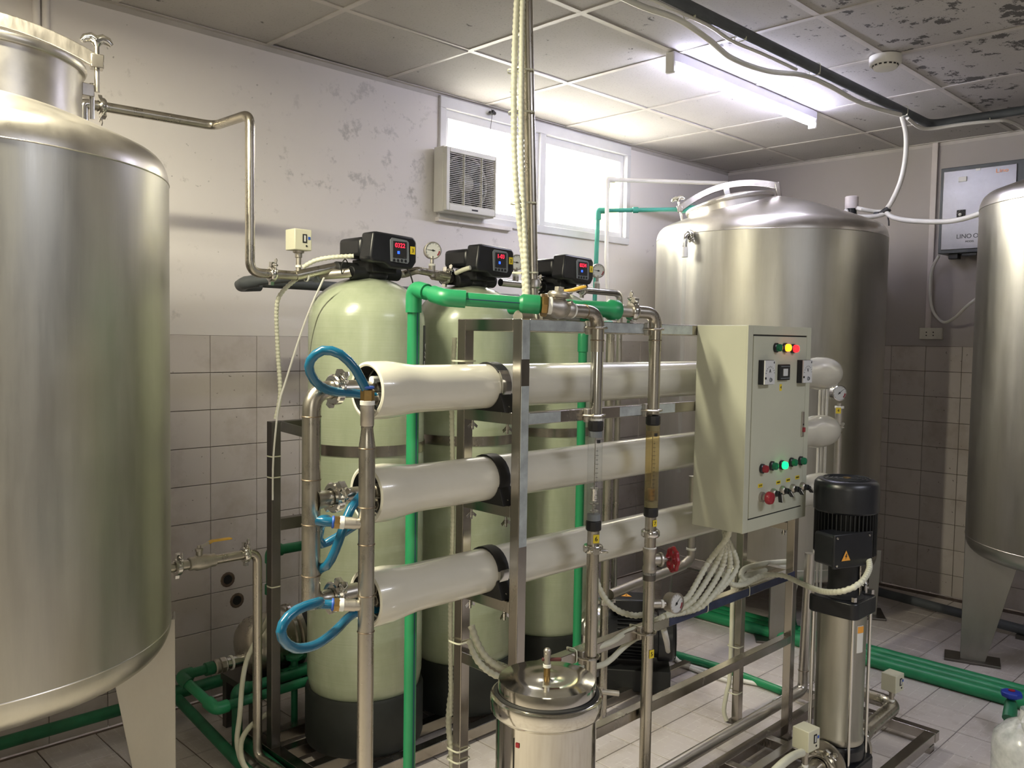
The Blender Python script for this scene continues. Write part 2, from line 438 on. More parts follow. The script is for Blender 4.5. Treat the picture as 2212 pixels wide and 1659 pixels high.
def text_mesh(s, size, extrude=.0004):
    c = bpy.data.curves.new('txt', 'FONT'); c.body = s; c.size = size; c.extrude = extrude
    c.align_x = 'CENTER'; c.align_y = 'CENTER'
    o = bpy.data.objects.new('txt', c); col.objects.link(o)
    me = bpy.data.meshes.new_from_object(o.evaluated_get(bpy.context.evaluated_depsgraph_get()))
    vs = [v.co.copy() for v in me.vertices]; fs = [tuple(p.vertices) for p in me.polygons]
    bpy.data.objects.remove(o); bpy.data.curves.remove(c); bpy.data.meshes.remove(me)
    return vs, fs
def text(s, size, p, ux, uy, mat, parent, name='lettering', extrude=.0004, sx=1.0):
    vs, fs = text_mesh(s, size, extrude); ux, uy = V(ux).normalized(), V(uy).normalized(); n = ux.cross(uy)
    return MB().add([V(p)+ux*v.x*sx+uy*v.y+n*v.z for v in vs], fs).build(name, mat, parent, smooth=False)

def gauge(parent, c, n, r, up=(0, 0, 1), needle=2.2, mat='bright'):
    """round pressure gauge: case, dial, needle; n is the way the dial faces"""
    n = V(n).normalized(); c = V(c); up = (V(up)-n*V(up).dot(n)).normalized(); rt = up.cross(n).normalized()
    case = MB().lathe([(r*.6, -.030), (r*.92, -.028), (r*.94, -.004), (r, -.002), (r, .004), (r*.9, .005), (r*.88, .001)], c, n, 32, False)
    case.lathe([(0, -.030), (r*.62, -.030)], c, n, 32).build('gauge_case', mat, parent)
    d = MB().lathe([(0, .0012), (r*.89, .0012)], c, n, 32).build('dial', 'dial', parent)
    nd = MB(); dirv = rt*math.cos(needle)+up*math.sin(needle); pr = n.cross(dirv)
    nd.add([c+n*.0026-dirv*r*.25+pr*.0016, c+n*.0026-dirv*r*.25-pr*.0016, c+n*.0026+dirv*r*.7-pr*.0005, c+n*.0026+dirv*r*.7+pr*.0005], [(0, 1, 2, 3)])
    nd.lathe([(0, .004), (.0035, .0035), (.0035, .001)], c, n, 10)
    nd.build('needle', 'ink', d)
    tk = MB()
    for i in range(11):
        t = math.radians(-45+27*i); q = rt*math.cos(t)+up*math.sin(t); pq = n.cross(q)
        tk.add([c+n*.0018+q*r*.70+pq*.0006, c+n*.0018+q*r*.70-pq*.0006, c+n*.0018+q*r*.83-pq*.0006, c+n*.0018+q*r*.83+pq*.0006], [(0, 1, 2, 3)])
    tk.build('dial_marks', 'ink', d)
    rd = MB(); 
    for i in range(3):
        t = math.radians(-38+14*i); q = rt*math.cos(t)+up*math.sin(t); pq = n.cross(q)
        rd.add([c+n*.0018+q*r*.68+pq*.003, c+n*.0018+q*r*.68-pq*.003, c+n*.0018+q*r*.84-pq*.003, c+n*.0018+q*r*.84+pq*.003], [(0, 1, 2, 3)])
    rd.build('red_zone', 'redbtn', d)

def sticker(parent, p, n, s, w=.018, h=.022, size=.017):
    n = V(n).normalized(); up = V((0, 0, 1)); rt = up.cross(n).normalized()
    o = MB().box(V(p), (w, .0012, h), Matrix((rt, n, up)).transposed()).build('number_sticker', 'yellow', parent, smooth=False)
    text(s, size, V(p)+n*.0012, rt, up, 'ink', o)
    return o

def tie(parent, c, axis, hx, hy, name='cable_tie', mat='tie', ux=None, tail=True):
    """nylon tie wrapped as a rounded rectangle of half sizes hx, hy round an axis"""
    a, u, w_ = frame_of(axis)
    if ux is not None: u = V(ux).normalized(); w_ = a.cross(u).normalized()
    c = V(c); pts = []
    for i in range(24):
        t = 2*PI*i/24; cx = math.copysign(abs(math.cos(t))**.5, math.cos(t)); sy = math.copysign(abs(math.sin(t))**.5, math.sin(t))
        pts.append(c+u*cx*hx+w_*sy*hy)
    b = MB(); rings = []
    for i, p in enumerate(pts):
        out = (p-c).normalized(); rings.append([p-a*.002-out*.0008, p+a*.002-out*.0008, p+a*.002+out*.0008, p-a*.002+out*.0008])
    b.rings(rings, closed=True); b.box(pts[3], (.006, .006, .005))
    if tail: b.box(pts[3]+(pts[3]-c).normalized()*.012, (.003, .018, .0015), V((0, 1, 0)).rotation_difference((pts[3]-c).normalized()).to_matrix())
    return b.build(name, mat, parent)


# ================================================================== THE ROOM
X0, X1, Y0, Y1, ZC, ZT = -2.2, 5.293, -1.75, 3.247, 2.63, 1.454
WX0, WX1, WZ0, WZ1 = 2.725, 4.15, 2.075, 2.60

def tile_mesh(name, sx, sy, th, mat, ch=.0012):
    """front face towards +Z, chamfered edge: 5 quads plus 4 sides"""
    hx, hy = sx/2, sy/2; me = bpy.data.meshes.new(name)
    vs = [(-hx, -hy, 0), (hx, -hy, 0), (hx, hy, 0), (-hx, hy, 0)]
    vs += [(x, y, th-ch) for x, y, _ in vs[:4]] + [(x-math.copysign(ch, x), y-math.copysign(ch, y), th) for x, y, _ in vs[:4]]
    fs = [(8, 9, 10, 11)] + [(4+i, 4+(i+1) % 4, 8+(i+1) % 4, 8+i) for i in range(4)] + [(i, (i+1) % 4, 4+(i+1) % 4, 4+i) for i in range(4)]
    me.from_pydata(vs, [], fs); me.materials.append(M[mat]); me.update(); return me
def put(name, me, mat4, parent):
    o = bpy.data.objects.new(name, me); col.objects.link(o); o.parent = parent; o.matrix_local = mat4; return o

floor = struct(MB().bb((X0, Y0, -.12), (X1, Y1, -.004)).build('floor', 'fgrout', smooth=False))
FT = .1965
ftile = tile_mesh('floor_tile', FT-.0045, FT-.003, .012, 'ftile')
def in_view(p, mrg=60):
    d = V(p)-CAM; z = d.dot(cf)
    if z < .3: return False
    x = 1106+FPX*d.dot(CR)/z; y = 829.5-FPX*d.dot(CU)/z
    return -mrg < x < 2212+mrg and -mrg < y < 1659+mrg
fx0, fy0 = 3.842, 1.259
cells = []
for i in range(-32, 9):
    for j in range(-11, 17):
        cx, cy = fx0+(i+.5)*FT, fy0-(j+.5)*FT
        if cx+FT/2 > X1+.02 or cx < X0 or cy+FT/2 > Y1+.03 or cy < Y0: continue
        cells.append((cx, cy))
vis = [c for c in cells if in_view((c[0], c[1], 0))]
vis.sort(key=lambda c: math.hypot(*c))
keep = set(vis[:296]); rest = MB()
for c in cells:
    lift = random.uniform(-.0006, .0006)
    if c in keep:
        put('tile', ftile, Matrix.Translation((c[0], c[1], -.012+lift)) @ Matrix.Rotation(random.choice((0, PI)), 4, 'Z'), floor)
    else: rest.bb((c[0]-FT/2+.002, c[1]-FT/2+.002, -.006), (c[0]+FT/2-.002, c[1]+FT/2-.002, lift))
r_ = rest.build('tile', 'ftile', floor, smooth=False); r_['kind'] = 'stuff'

# left wall: plaster above, tiled dado below, high window
lw = MB()
lw.bb((X0, Y1, ZT), (WX0, Y1+.2, 2.75)).bb((WX1, Y1, ZT), (X1+.2, Y1+.2, 2.75))
lw.bb((WX0, Y1, ZT), (WX1, Y1+.2, WZ0)).bb((WX0, Y1, WZ1), (WX1, Y1+.2, 2.75))
lw.bb((X0, Y1+.012, -.1), (X1+.2, Y1+.2, ZT))
wall_l = struct(lw.build('wall_left', 'plaster', smooth=False))
gb = MB().bb((X0, Y1+.006, 0), (X1, Y1+.0125, ZT)).build('grout', 'grout', wall_l, smooth=False)
TW, TH = .1995, .1475
wt = tile_mesh('wall_tile', TW-.0025, TH-.0025, .010, 'wtile')
RL = Matrix.Rotation(PI/2, 4, 'X')       # +Z -> -Y
rest = MB()
def row_span(r):
    return ZT-(r+1)*TH, ZT-r*TH
cut = tile_mesh('wall_tile_cut', TW-.0025, (ZT-9*TH)-.0025, .010, 'wtile')
for r in range(10):
    z0, z1 = row_span(r); z0 = max(z0, 0)
    for c in range(-19, 19):
        x = 1.54+c*TW
        if x+TW > X1+.13 : continue
        if x < .50: rest.bb((x+.001, Y1-.001, z0+.001), (x+TW-.001, Y1+.008, z1-.001)); continue
        me = cut if r == 9 else wt
        put('tile', me, Matrix.Translation((x+TW/2, Y1+.009, (z0+z1)/2)) @ RL, wall_l)
q = rest.build('tile', 'wtile', wall_l, smooth=False); q['kind'] = 'stuff'
# two old pipe holes punched through the tiles: dark sleeves with broken rims
for px, py in ((492, 1252), (512, 1297)):
    p = spot(px, py, y=Y1-.002)
    h = MB().lathe([(.019, 0), (.023, .002), (.028, .0015), (.031, 0)], p, (0, -1, 0), 14)
    h.build('pipe_hole_rim', 'grout', wall_l)
    MB().lathe([(.0, .0006), (.019, .001)], p, (0, -1, 0), 14).build('pipe_hole', 'ink', wall_l)

# back wall
bw = MB().bb((X1, Y0, ZT), (X1+.2, Y1+.2, 2.75)).bb((X1+.012, Y0, -.1), (X1+.2, Y1+.2, ZT))
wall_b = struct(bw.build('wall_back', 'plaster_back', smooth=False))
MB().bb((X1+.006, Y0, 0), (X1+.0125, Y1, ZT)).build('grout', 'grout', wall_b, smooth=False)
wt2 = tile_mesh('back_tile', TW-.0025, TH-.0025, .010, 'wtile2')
cut2 = tile_mesh('back_tile_cut', TW-.0025, (ZT-9*TH)-.0025, .010, 'wtile2')
RB = Matrix(((0, 0, -1, 0), (-1, 0, 0, 0), (0, 1, 0, 0), (0, 0, 0, 1)))   # local x->-Y, y->Z, z->-X
rest = MB()
for r in range(10):
    z0, z1 = row_span(r); z0 = max(z0, 0)
    for c in range(-6, 20):
        y = 2.087-c*TW
        if y > Y1+.15 or y-TW < Y0: continue
        if c > 8: rest.bb((X1-.001, y-TW+.001, z0+.001), (X1+.008, y-.001, z1-.001)); continue
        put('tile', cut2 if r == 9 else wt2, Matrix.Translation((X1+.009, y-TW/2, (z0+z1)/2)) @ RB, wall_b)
q = rest.build('tile', 'wtile2', wall_b, smooth=False); q['kind'] = 'stuff'
# plaster lip over the tiles
struct(MB().bb((X1-.006, Y0, ZT), (X1+.01, Y1, ZT+.012)).build('trim_1', 'plaster_back', smooth=False))
# walls out of the picture
struct(MB().bb((X0-.2, Y0-.2, -.1), (X1+.2, Y0, 2.75)).build('wall_right', 'rear', smooth=False))
struct(MB().bb((X0-.2, Y0, -.1), (X0, Y1+.2, 2.75)).build('wall_rear', 'rear', smooth=False))

# window_1
win = struct(MB().bb((WX0-.035, Y1-.016, WZ0-.04), (WX1+.03, Y1+.03, WZ0)).bb((WX0-.035, Y1-.016, WZ1-.035), (WX1+.03, Y1+.03, WZ1+.02))
    .bb((WX0-.035, Y1-.016, WZ0), (WX0+.004, Y1+.03, WZ1-.035)).bb((WX1-.006, Y1-.016, WZ0), (WX1+.03, Y1+.03, WZ1-.035)).build('window_1', 'frame_white', smooth=False, bevel=.003))
xm = spot(1171, 300, y=Y1)[0]
for a, b, off in ((WX0+.004, xm-.02, .006), (xm+.02, WX1-.006, .016)):
    s_ = MB().bb((a, Y1+off, WZ0), (b, Y1+off+.02, WZ0+.03)).bb((a, Y1+off, WZ1-.075), (b, Y1+off+.02, WZ1-.035)).bb((a, Y1+off, WZ0+.03), (a+.028, Y1+off+.02, WZ1-.075)).bb((b-.028, Y1+off, WZ0+.03), (b, Y1+off+.02, WZ1-.075))
    f_ = s_.build('window_sash', 'frame_white', win, smooth=False, bevel=.002)
    MB().bb((a+.02, Y1+off+.009, WZ0+.02), (b-.02, Y1+off+.012, WZ1-.06)).build('pane', 'pane', f_, smooth=False)
MB().bb((xm-.022, Y1-.012, WZ0), (xm+.022, Y1+.035, WZ1-.035)).build('mullion', 'frame_white', win, smooth=False, bevel=.002)
MB().bb((WX1-.012, Y1+.04, WZ0), (WX1-.001, Y1+.2, WZ1)).build('window_reveal', 'yellow_reveal', win, smooth=False)
MB().bb((WX0-.05, Y1-.028, WZ0-.055), (WX0+.45, Y1-.001, WZ0-.036)).build('window_sill', 'plaster', win, smooth=False)

# ceiling: slab, lay-in panels and painted bars
ceil = struct(MB().bb((X0, Y0, 2.70), (X1+.2, Y1+.2, 2.80)).build('ceiling', 'matte_black', smooth=False))
CM = .602; cx0 = 1.78; cy0 = Y1-.5637
xs = [cx0+k*CM for k in range(-6, 6)]; ys = [cy0-k*CM for k in range(0, 8)]
xe = [X0]+[x for x in xs if X0+.05 < x < X1-.05]+[X1]; ye = [Y1]+[y for y in ys if y > Y0+.05]+[Y0]
meshes = {}
for i in range(len(xe)-1):
    for j in range(len(ye)-1):
        sx, sy = xe[i+1]-xe[i], ye[j]-ye[j+1]; key = (round(sx, 3), round(sy, 3))
        if key not in meshes: meshes[key] = tile_mesh('ceiling_panel', sx-.006, sy-.006, .014, 'panel', .002)
        c = V(((xe[i]+xe[i+1])/2, (ye[j]+ye[j+1])/2, ZC+.018))
        rot = Matrix.Rotation(PI, 4, 'X')
        tilt = Matrix.Rotation(random.uniform(-.004, .004), 4, 'X') @ Matrix.Rotation(random.uniform(-.004, .004), 4, 'Y')
        if (i, j) == (5+2, 0): tilt = Matrix.Rotation(.015, 4, 'X') @ Matrix.Rotation(.012, 4, 'Y')
        put('ceiling_panel', meshes[key], Matrix.Translation(c) @ tilt @ rot, ceil)
for x in xe[1:-1]: MB().bb((x-.012, Y0, ZC), (x+.012, Y1, ZC+.004)).bb((x-.001, Y0, ZC+.004), (x+.001, Y1, ZC+.03)).build('ceiling_bar', 'rail', ceil, smooth=False)
for y in ye[1:-1]: MB().bb((X0, y-.012, ZC+.0005), (X1, y+.012, ZC+.0045)).bb((X0, y-.001, ZC+.004), (X1, y+.001, ZC+.03)).build('ceiling_bar', 'rail', ceil, smooth=False)
MB().bb((X0, Y1-.022, ZC-.001), (X1, Y1, ZC+.003)).bb((X0, Y1-.002, ZC-.02), (X1, Y1, ZC+.02)).build('wall_angle', 'rail', ceil, smooth=False)
MB().bb((X1-.022, Y0, ZC-.001), (X1, Y1, ZC+.003)).bb((X1-.002, Y0, ZC-.02), (X1, Y1, ZC+.02)).build('wall_angle', 'rail', ceil, smooth=False)

# ================================================================== STORAGE TANKS
def storage_tank(name, label, c, R, zt, zb, apex, neck_c, neck_r, neck_h, lean, legs, group=None, seam_at=None):
    cx, cy = c; t = thing(name, label, 'tank', (cx, cy, 0), group); O = (cx, cy, 0)
    MB().lathe([(R, zb), (R, (zt+zb)/2), (R, zt)], O, seg=96).build('shell', 'tank', t)
    kn = []
    for k in range(9):                                    # knuckle
        a = PI/2*k/8*.78; kn.append((R-.055*(1-math.cos(a)), zt+.075*math.sin(a)))
    r1, z1 = kn[-1]; prof = kn + [(r1*(1-u)+.02*u, z1+(apex-z1)*(1-(1-u)**1.35)) for u in (.1, .25, .4, .55, .7, .85, 1)]
    prof.append((.0, apex)); MB().lathe(prof, O, seg=96).build('top_dome', 'dome', t)
    lo = [(R-.055*(1-math.cos(PI/2*k/8*.85)), zb-.075*math.sin(PI/2*k/8*.85)) for k in range(9)]
    r2, z2 = lo[-1]; lo += [(r2*(1-u)+.02*u, z2-.09*u) for u in (.2, .5, .8, 1)] + [(0, z2-.095)]
    MB().lathe(lo, O, seg=96).build('bottom_dish', 'tank', t)
    for z in (zt, zb): MB().torus((cx, cy, z), (0, 0, 1), R+.0003, .0016, 96, 6).build('weld_bead', 'dome', t)
    # manway
    ax = (V((0, 0, 1)) + V(lean)).normalized(); nc = V(neck_c); nr = neck_r
    MB().lathe([(nr, -.10), (nr, neck_h), (nr-.004, neck_h), (nr-.004, 0)], nc, ax, 56).build('manway_neck', 'dome', t)
    top = nc+ax*neck_h
    cov = MB().lathe([(nr-.006, -.004), (nr+.008, -.004), (nr+.012, .004), (nr+.010, .014), (nr*.92, .020), (nr*.6, .040), (nr*.25, .052), (0, .055)], top, ax, 56).build('manway_cover', 'dome', t)
    # bowed clamp bar over the cover with hinge and hand screw
    view = (V((nc.x, nc.y, 0))).normalized(); side = V((view.y, -view.x, 0)); side = (side-ax*side.dot(ax)).normalized(); bk = ax.cross(side)
    L = nr+.035; bar = MB(); rings = []
    for k in range(17):
        u = -1+2*k/16; p = top+side*(u*L)+ax*(.045+.065*(1-u*u)); tg = (side+ax*(-2*u*.065/L)).normalized(); up = bk.cross(tg)
        if up.dot(ax) < 0: up = -up
        rings.append([p-bk*.010-up*.017, p+bk*.010-up*.017, p+bk*.010+up*.017, p-bk*.010+up*.017])
    bar.rings(rings); bo = bar.build('clamp_bar', 'frame', t, smooth=False, bevel=.002)
    MB().box(top+ax*.085, (.03, .04, .05), Matrix((side, bk, ax)).transposed()).build('centre_lug', 'bright', bo, bevel=.002)
    return t, top, ax, side, bk, L
def hand_screw(t, p, ax, side, bk, h=.050):
    MB().box(p, (.03, .034, .034), Matrix((side, bk, ax)).transposed()).build('clamp_block', 'frame', t, bevel=.002)
    MB().cyl(p-ax*.075, p+ax*h, .0065, seg=12).build('screw_spindle', 'pipe', t)
    top = p+ax*h; kb = MB()
    kb.lathe([(.006, -.012), (.012, -.004), (.014, .006), (.010, .012), (0, .014)], top, ax, 18)
    for q in (-1, 1):
        kb.tube([top+ax*.004+side*q*.002, top+ax*.010+side*q*.014, top+ax*.006+side*q*.026, top-ax*.003+side*q*.035], .012, 12, rf=lambda i: (.013, .0125, .011, .006)[i])
    kb.build('hand_knob', 'bright', t)
def leg(t, P, inw, z0, w0, w1, foot=True, th=.045):
    P = V(P); inw = V(inw).normalized(); n = V((-inw.y, inw.x, 0))
    if n.dot(V((P.x, P.y, 0))) > 0: n = -n     # n faces the camera side
    b = MB().prism([(0, 0), (w1, 0), (w0, z0), (0, z0)], P+n*.004-n*.0, inw, (0, 0, 1), n*.006)
    b.prism([(0, 0), (th, 0), (th*1.3, z0), (0, z0)], P, -n, (0, 0, 1), inw*.006)
    b.build('leg', 'leg', t, smooth=False, bevel=.0015)
    if foot: MB().box(P+inw*w1*.5-n*.02+V((0, 0, .006)), (w1+.13, .13, .012), Matrix((inw, n, (0, 0, 1))).transposed()).build('foot_plate', 'dark_steel', t, smooth=False, bevel=.002)

tl, top, ax, sd, bk, L = storage_tank('water_tank', 'large brushed steel tank at the left edge of the picture, hand screw on its cover', (.487, 2.45), .51, 1.842, .70, 2.065,
    (.545, 2.395, 2.020), .235, .080, (0, 0, 0), None)
hand_screw(tl, top+sd*(L)+ax*.045, ax, sd, bk)
MB().box(top+sd*(L-.025)-ax*.03, (.03, .03, .032)).build('hinge_lug', 'frame', tl, bevel=.002)
MB().cyl(top+sd*(L-.012)-ax*.10, top+sd*(L-.012)-ax*.01, .006, seg=10).build('eye_bolt', 'bright', tl)
leg(tl, (.960, 2.235, 0), (-.92, .39, 0), .70, .175, .055)
leg(tl, (.30, 2.02, 0), (-.3, .95, 0), .66, .16, .055)
leg(tl, (.05, 2.62, 0), (.9, .2, 0), .66, .16, .055)

tb, topb, axb, sdb, bkb, Lb = storage_tank('water_tank', 'large steel tank in the far corner behind the control cabinet, tilted manway on its cone', (4.29, 2.37), .60, 2.005, .36, 2.25,
    (4.13, 2.50, 2.12), .225, .075, (-.10, .19, 0), None)
hand_screw(tb, topb-sdb*Lb+axb*.045, axb, sdb, bkb, .05)
MB().box(topb+sdb*(Lb-.002)+axb*.02, (.022, .05, .085), Matrix((sdb, bkb, axb)).transposed()).build('hinge_plate', 'frame', tb, bevel=.002)
pz = spot(1533, 512, x=3.83); pz = V((4.29, 2.37, 0))+(V((pz.x, pz.y, 0))-V((4.29, 2.37, 0))).normalized()*.60+V((0, 0, spot(1533, 512, x=3.83).z))
nrm = (V((pz.x-4.29, pz.y-2.37, 0))).normalized()
pp = fillet([pz-nrm*.01, pz+nrm*.045, pz+nrm*.045-V((0, 0, .07))], .03)
sp_ = MB().tube(pp, .013, 14).build('overflow_spout', 'bright', tb)
clamp(tb, pz+nrm*.018, nrm, .016, (.3, -.3, -1)); MB().cyl(pz+nrm*.045-V((0, 0, .065)), pz+nrm*.045-V((0, 0, .115)), .016).build('spout_sleeve', 'white', tb)
MB().cyl(pz+nrm*.045-V((0, 0, .11)), pz+nrm*.045-V((0, 0, 1.2)), .010).build('level_pipe', 'acrylic', tb)
for a in (150, 215, 300, 40):
    a = math.radians(a); P = V((4.29+.57*math.cos(a), 2.37+.57*math.sin(a), 0)); leg(tb, P, (-math.sin(a), math.cos(a), 0), .36, .14, .07)

tr, topr, axr, sdr, bkr, Lr = storage_tank('water_tank', 'steel tank on a tapered leg at the right edge of the picture', (4.42, .84), .50, 2.07, .60, 2.27,
    (4.42, .84, 2.22), .2, .06, (0, 0, 0), None)
leg(tr, (4.262, 1.312, 0), (.303, -.953, 0), .60, .245, .10, th=.07)
leg(tr, (4.75, .45, 0), (.3, .9, 0), .56, .2, .1); leg(tr, (4.0, .62, 0), (.9, -.3, 0), .56, .2, .1)

# ================================================================== THREE FIBREGLASS VESSELS
VY = 2.48
def vessel(x, digits, num, label):
    t = thing('filter_vessel', label, 'filter tank', (x, VY, 0), 'fibreglass filter vessels'); O = (x, VY, 0); R = .2
    prof = [(R*.86, .215), (R*.96, .245), (R, .29), (R, 1.0), (R, 1.51)]
    prof += [(R*math.cos(a), 1.51+.155*math.sin(a)) for a in (PI/2*k/12 for k in range(1, 12))] + [(.045, 1.668)]
    MB().lathe(prof, O, seg=64).build('shell', 'frp', t)
    MB().lathe([(0, .055), (R+.002, .055), (R+.006, .07), (R+.006, .235), (R+.001, .245), (R-.03, .245)], O, seg=56).build('base_boot', 'base_black', t)
    MB().lathe([(R+.001, 1.065), (R+.003, 1.065), (R+.003, 1.10), (R+.001, 1.10)], O, seg=56).build('steel_band', 'frame', t)
    # control valve
    hx0, hx1, hy0, hy1 = x-.10, x+.092, VY-.155, VY+.03
    v = MB().lathe([(.046, 1.655), (.052, 1.662), (.052, 1.68), (.047, 1.685), (.047, 1.74)], (x, VY-.03, 0), seg=28).bb((x-.05, VY-.10, 1.675), (x+.05, VY+.02, 1.72))
    v.cyl((x-.13, VY, 1.683), (x+.13, VY, 1.683), .026).cyl((x-.10, VY-.045, 1.672), (x+.03, VY-.045, 1.672), .022)
    v.build('valve_body', 'matte_black', t, bevel=.003)
    hd = MB().bb((hx0+.0, hy0+.055, 1.722), (hx1-.02, hy1, 1.788)).build('motor_cover', 'black', t, bevel=.014)
    po = [(0, .012), (.012, 0), (.060, 0), (.085, -.014), (.175, -.014), (.192, .010), (.192, .080), (.180, .094), (.03, .100), (.012, .098)]
    fr = MB().prism(po, (hx0, hy0+.065, 1.703), (1, 0, 0), (0, 0, 1), (0, -.065, 0)).build('control_head', 'black', t, smooth=True, bevel=.007)
    fc = MB().prism([(.082, .006), (.152, .002), (.158, .010), (.156, .074), (.148, .080), (.086, .084), (.078, .076)], (hx0, hy0-.0005, 1.703), (1, 0, 0), (0, 0, 1), (0, -.003, 0)).build('keypad_bezel', 'grey_plastic', fr, bevel=.001)
    MB().bb((hx0+.090, hy0-.0045, 1.722), (hx0+.146, hy0-.003, 1.777)).build('display_window', 'ink', fr, smooth=False)
    text(digits, .021, (hx0+.118, hy0-.005, 1.763), (1, 0, 0), (0, 0, 1), 'led_red', fr, 'lit_digits')
    MB().box((hx0+.112, hy0-.0048, 1.740), (.009, .001, .009)).build('blue_indicator', 'led_blue', fr, smooth=False)
    bt = MB()
    for k in range(4): bt.lathe([(0, .002), (.0045, .0015), (.005, 0)], (hx0+.094+.016*k, hy0-.0035, 1.714), (0, -1, 0), 12)
    bt.build('button', 'black', fr)
    st = MB().box((hx0+.174, hy0-.001, 1.752), (.020, .0012, .026)).build('number_sticker', 'yellow', fr, smooth=False)
    text(num, .018, (hx0+.174, hy0-.002, 1.751), (1, 0, 0), (0, 0, 1), 'ink', st)
    return t
v1 = vessel(1.745, '0322', '3', 'fibreglass filter vessel numbered 3, nearest the left tank')
v2 = vessel(2.212, '1-03', '2', 'fibreglass filter vessel numbered 2, in the middle of the row')
v3 = vessel(2.680, '0234', '1', 'fibreglass filter vessel numbered 1, last of the row')
# paper label wrapped on the first vessel and its lettered side
def wrap_label(t, cx, cy, R, a0, a1, z0, z1, mat='paper', name='paper_label'):
    vs = []; n = 10
    for k in range(n+1):
        a = a0+(a1-a0)*k/n
        for z in (z0, z1):
            for rr in (R+.0006, R+.0016): vs.append((cx+rr*math.cos(a), cy+rr*math.sin(a), z))
    fs = []
    for k in range(n):
        b = 4*k; fs += [(b, b+4, b+6, b+2), (b+1, b+3, b+7, b+5), (b, b+1, b+5, b+4), (b+2, b+6, b+7, b+3)]
    fs += [(0, 2, 3, 1), (4*n, 4*n+1, 4*n+3, 4*n+2)]
    return MB().add(vs, fs).build(name, mat, t)
def wrap_text(s, size, t, cx, cy, R, a, z, mat, tilt=0, name='lettering'):
    vs, fs = text_mesh(s, size, .0004); o = []
    for v in vs:
        x = v.x*math.cos(tilt)-v.y*math.sin(tilt); y = v.x*math.sin(tilt)+v.y*math.cos(tilt)
        aa = a+x/R; rr = R+.0022+v.z; o.append((cx+rr*math.cos(aa), cy+rr*math.sin(aa), z+y))
    return MB().add(o, fs).build(name, mat, t, smooth=False)
lb = wrap_label(v1, 1.745, VY, .2, math.radians(-208), math.radians(-190), .62, .76)
for k in range(5): wrap_label(v1, 1.745, VY, .2008, math.radians(-206), math.radians(-192), .64+.024*k, .648+.024*k, 'ink', 'label_line')
wl = wrap_label(v1, 1.745, VY, .2, math.radians(-52), math.radians(-38), 1.30, 1.50, 'ink', 'lettered_band')
wrap_text('P H A', .034, v1, 1.745, VY, .2005, math.radians(-46), 1.40, 'paper', PI*.42)

# ladder frame under and around the vessels
fr = thing('steel_skid', 'dark square-tube frame standing around the filter vessels', 'frame', (1.45, 2.6, 0))
b = .03
def bar(parent, p0, p1, s=.03, name='rail', mat='frame', s2=None):
    p0, p1 = V(p0), V(p1); d = p1-p0; a = d.normalized(); up = V((0, 0, 1)) if abs(a.z) < .9 else V((0, 1, 0))
    r_ = a.cross(up).normalized(); u_ = r_.cross(a)
    return MB().box((p0+p1)/2, (d.length, s, s2 or s), Matrix((a, r_, u_)).transposed()).build(name, mat, parent, smooth=False, bevel=.0018)
px_, py_ = 1.455, 2.60
bar(fr, (px_, py_, 0), (px_, py_, 1.17), .034, 'post', 'dark_steel')
bar(fr, (px_+.017, py_, 1.155), (px_+.16, py_-.03, 1.11), .034, 'brace', 'dark_steel')
bar(fr, (px_, py_, 1.155), (3.0, py_+.135, 1.155), .03, 'rail', 'dark_steel')
bar(fr, (px_+.017, py_, .82), (1.62, py_, .82), .03, 'rail', 'dark_steel', .04)
bar(fr, (px_, 2.245, .035), (px_, 2.78, .035), .04); bar(fr, (2.98, 2.245, .035), (2.98, 2.78, .035), .04)
bar(fr, (px_+.02, 2.255, .035), (2.96, 2.255, .035), .04); bar(fr, (px_+.02, 2.70, .035), (2.96, 2.70, .035), .04)
bar(fr, (px_+.02, 2.40, .035), (2.96, 2.40, .035), .04); bar(fr, (px_+.02, 2.56, .035), (2.96, 2.56, .035), .04)
bar(fr, (2.98, 2.735, 0.05), (2.98, 2.735, 1.14), .03, 'post', 'dark_steel')
for px, py in ((606, 985), (606, 1030), (598, 1267)): tie(fr, (px_, py_, spot(px, py, y=2.585).z), (0, 0, 1), .019, .019, ux=(1, 0, 0), tail=False)

# ================================================================== REVERSE OSMOSIS FRAME AND MEMBRANE HOUSINGS
FX0, FX1, FY0, FY1 = 1.4885, 2.905, 1.472, 1.676
ro = thing('square_tube_rack', 'polished square-tube rack carrying the three white membrane housings', 'frame', (FX0, FY0, 0))
for x, y in ((FX0, FY0), (FX0, FY1), (FX1, FY0), (FX1, FY1)): bar(ro, (x, y, 0.0), (x, y, 1.508), .030, 'post', 'frame')
hb = .015
for z in (1.493,):
    bar(ro, (FX0+hb, FY0, z), (FX1-hb, FY0, z)); bar(ro, (FX0+hb, FY1, z), (FX1-hb, FY1, z))
bar(ro, (FX0+hb, FY0, 1.264), (FX1-hb, FY0, 1.264)); bar(ro, (FX0+hb, FY0, .622), (FX1-hb, FY0, .622)); bar(ro, (FX0+hb, FY0, .385), (FX1-hb, FY0, .385))
for x in (FX0, FX1):
    for z in (1.493, 1.264, 1.034, .795, .622): bar(ro, (x, FY0+hb, z), (x, FY1-hb, z))
for x, y in ((FX0, FY0), (FX0, FY1), (FX1, FY0), (FX1, FY1)): MB().bb((x-.03, y-.03, 0), (x+.03, y+.03, .006)).build('foot_plate', 'dark_steel', ro, smooth=False)

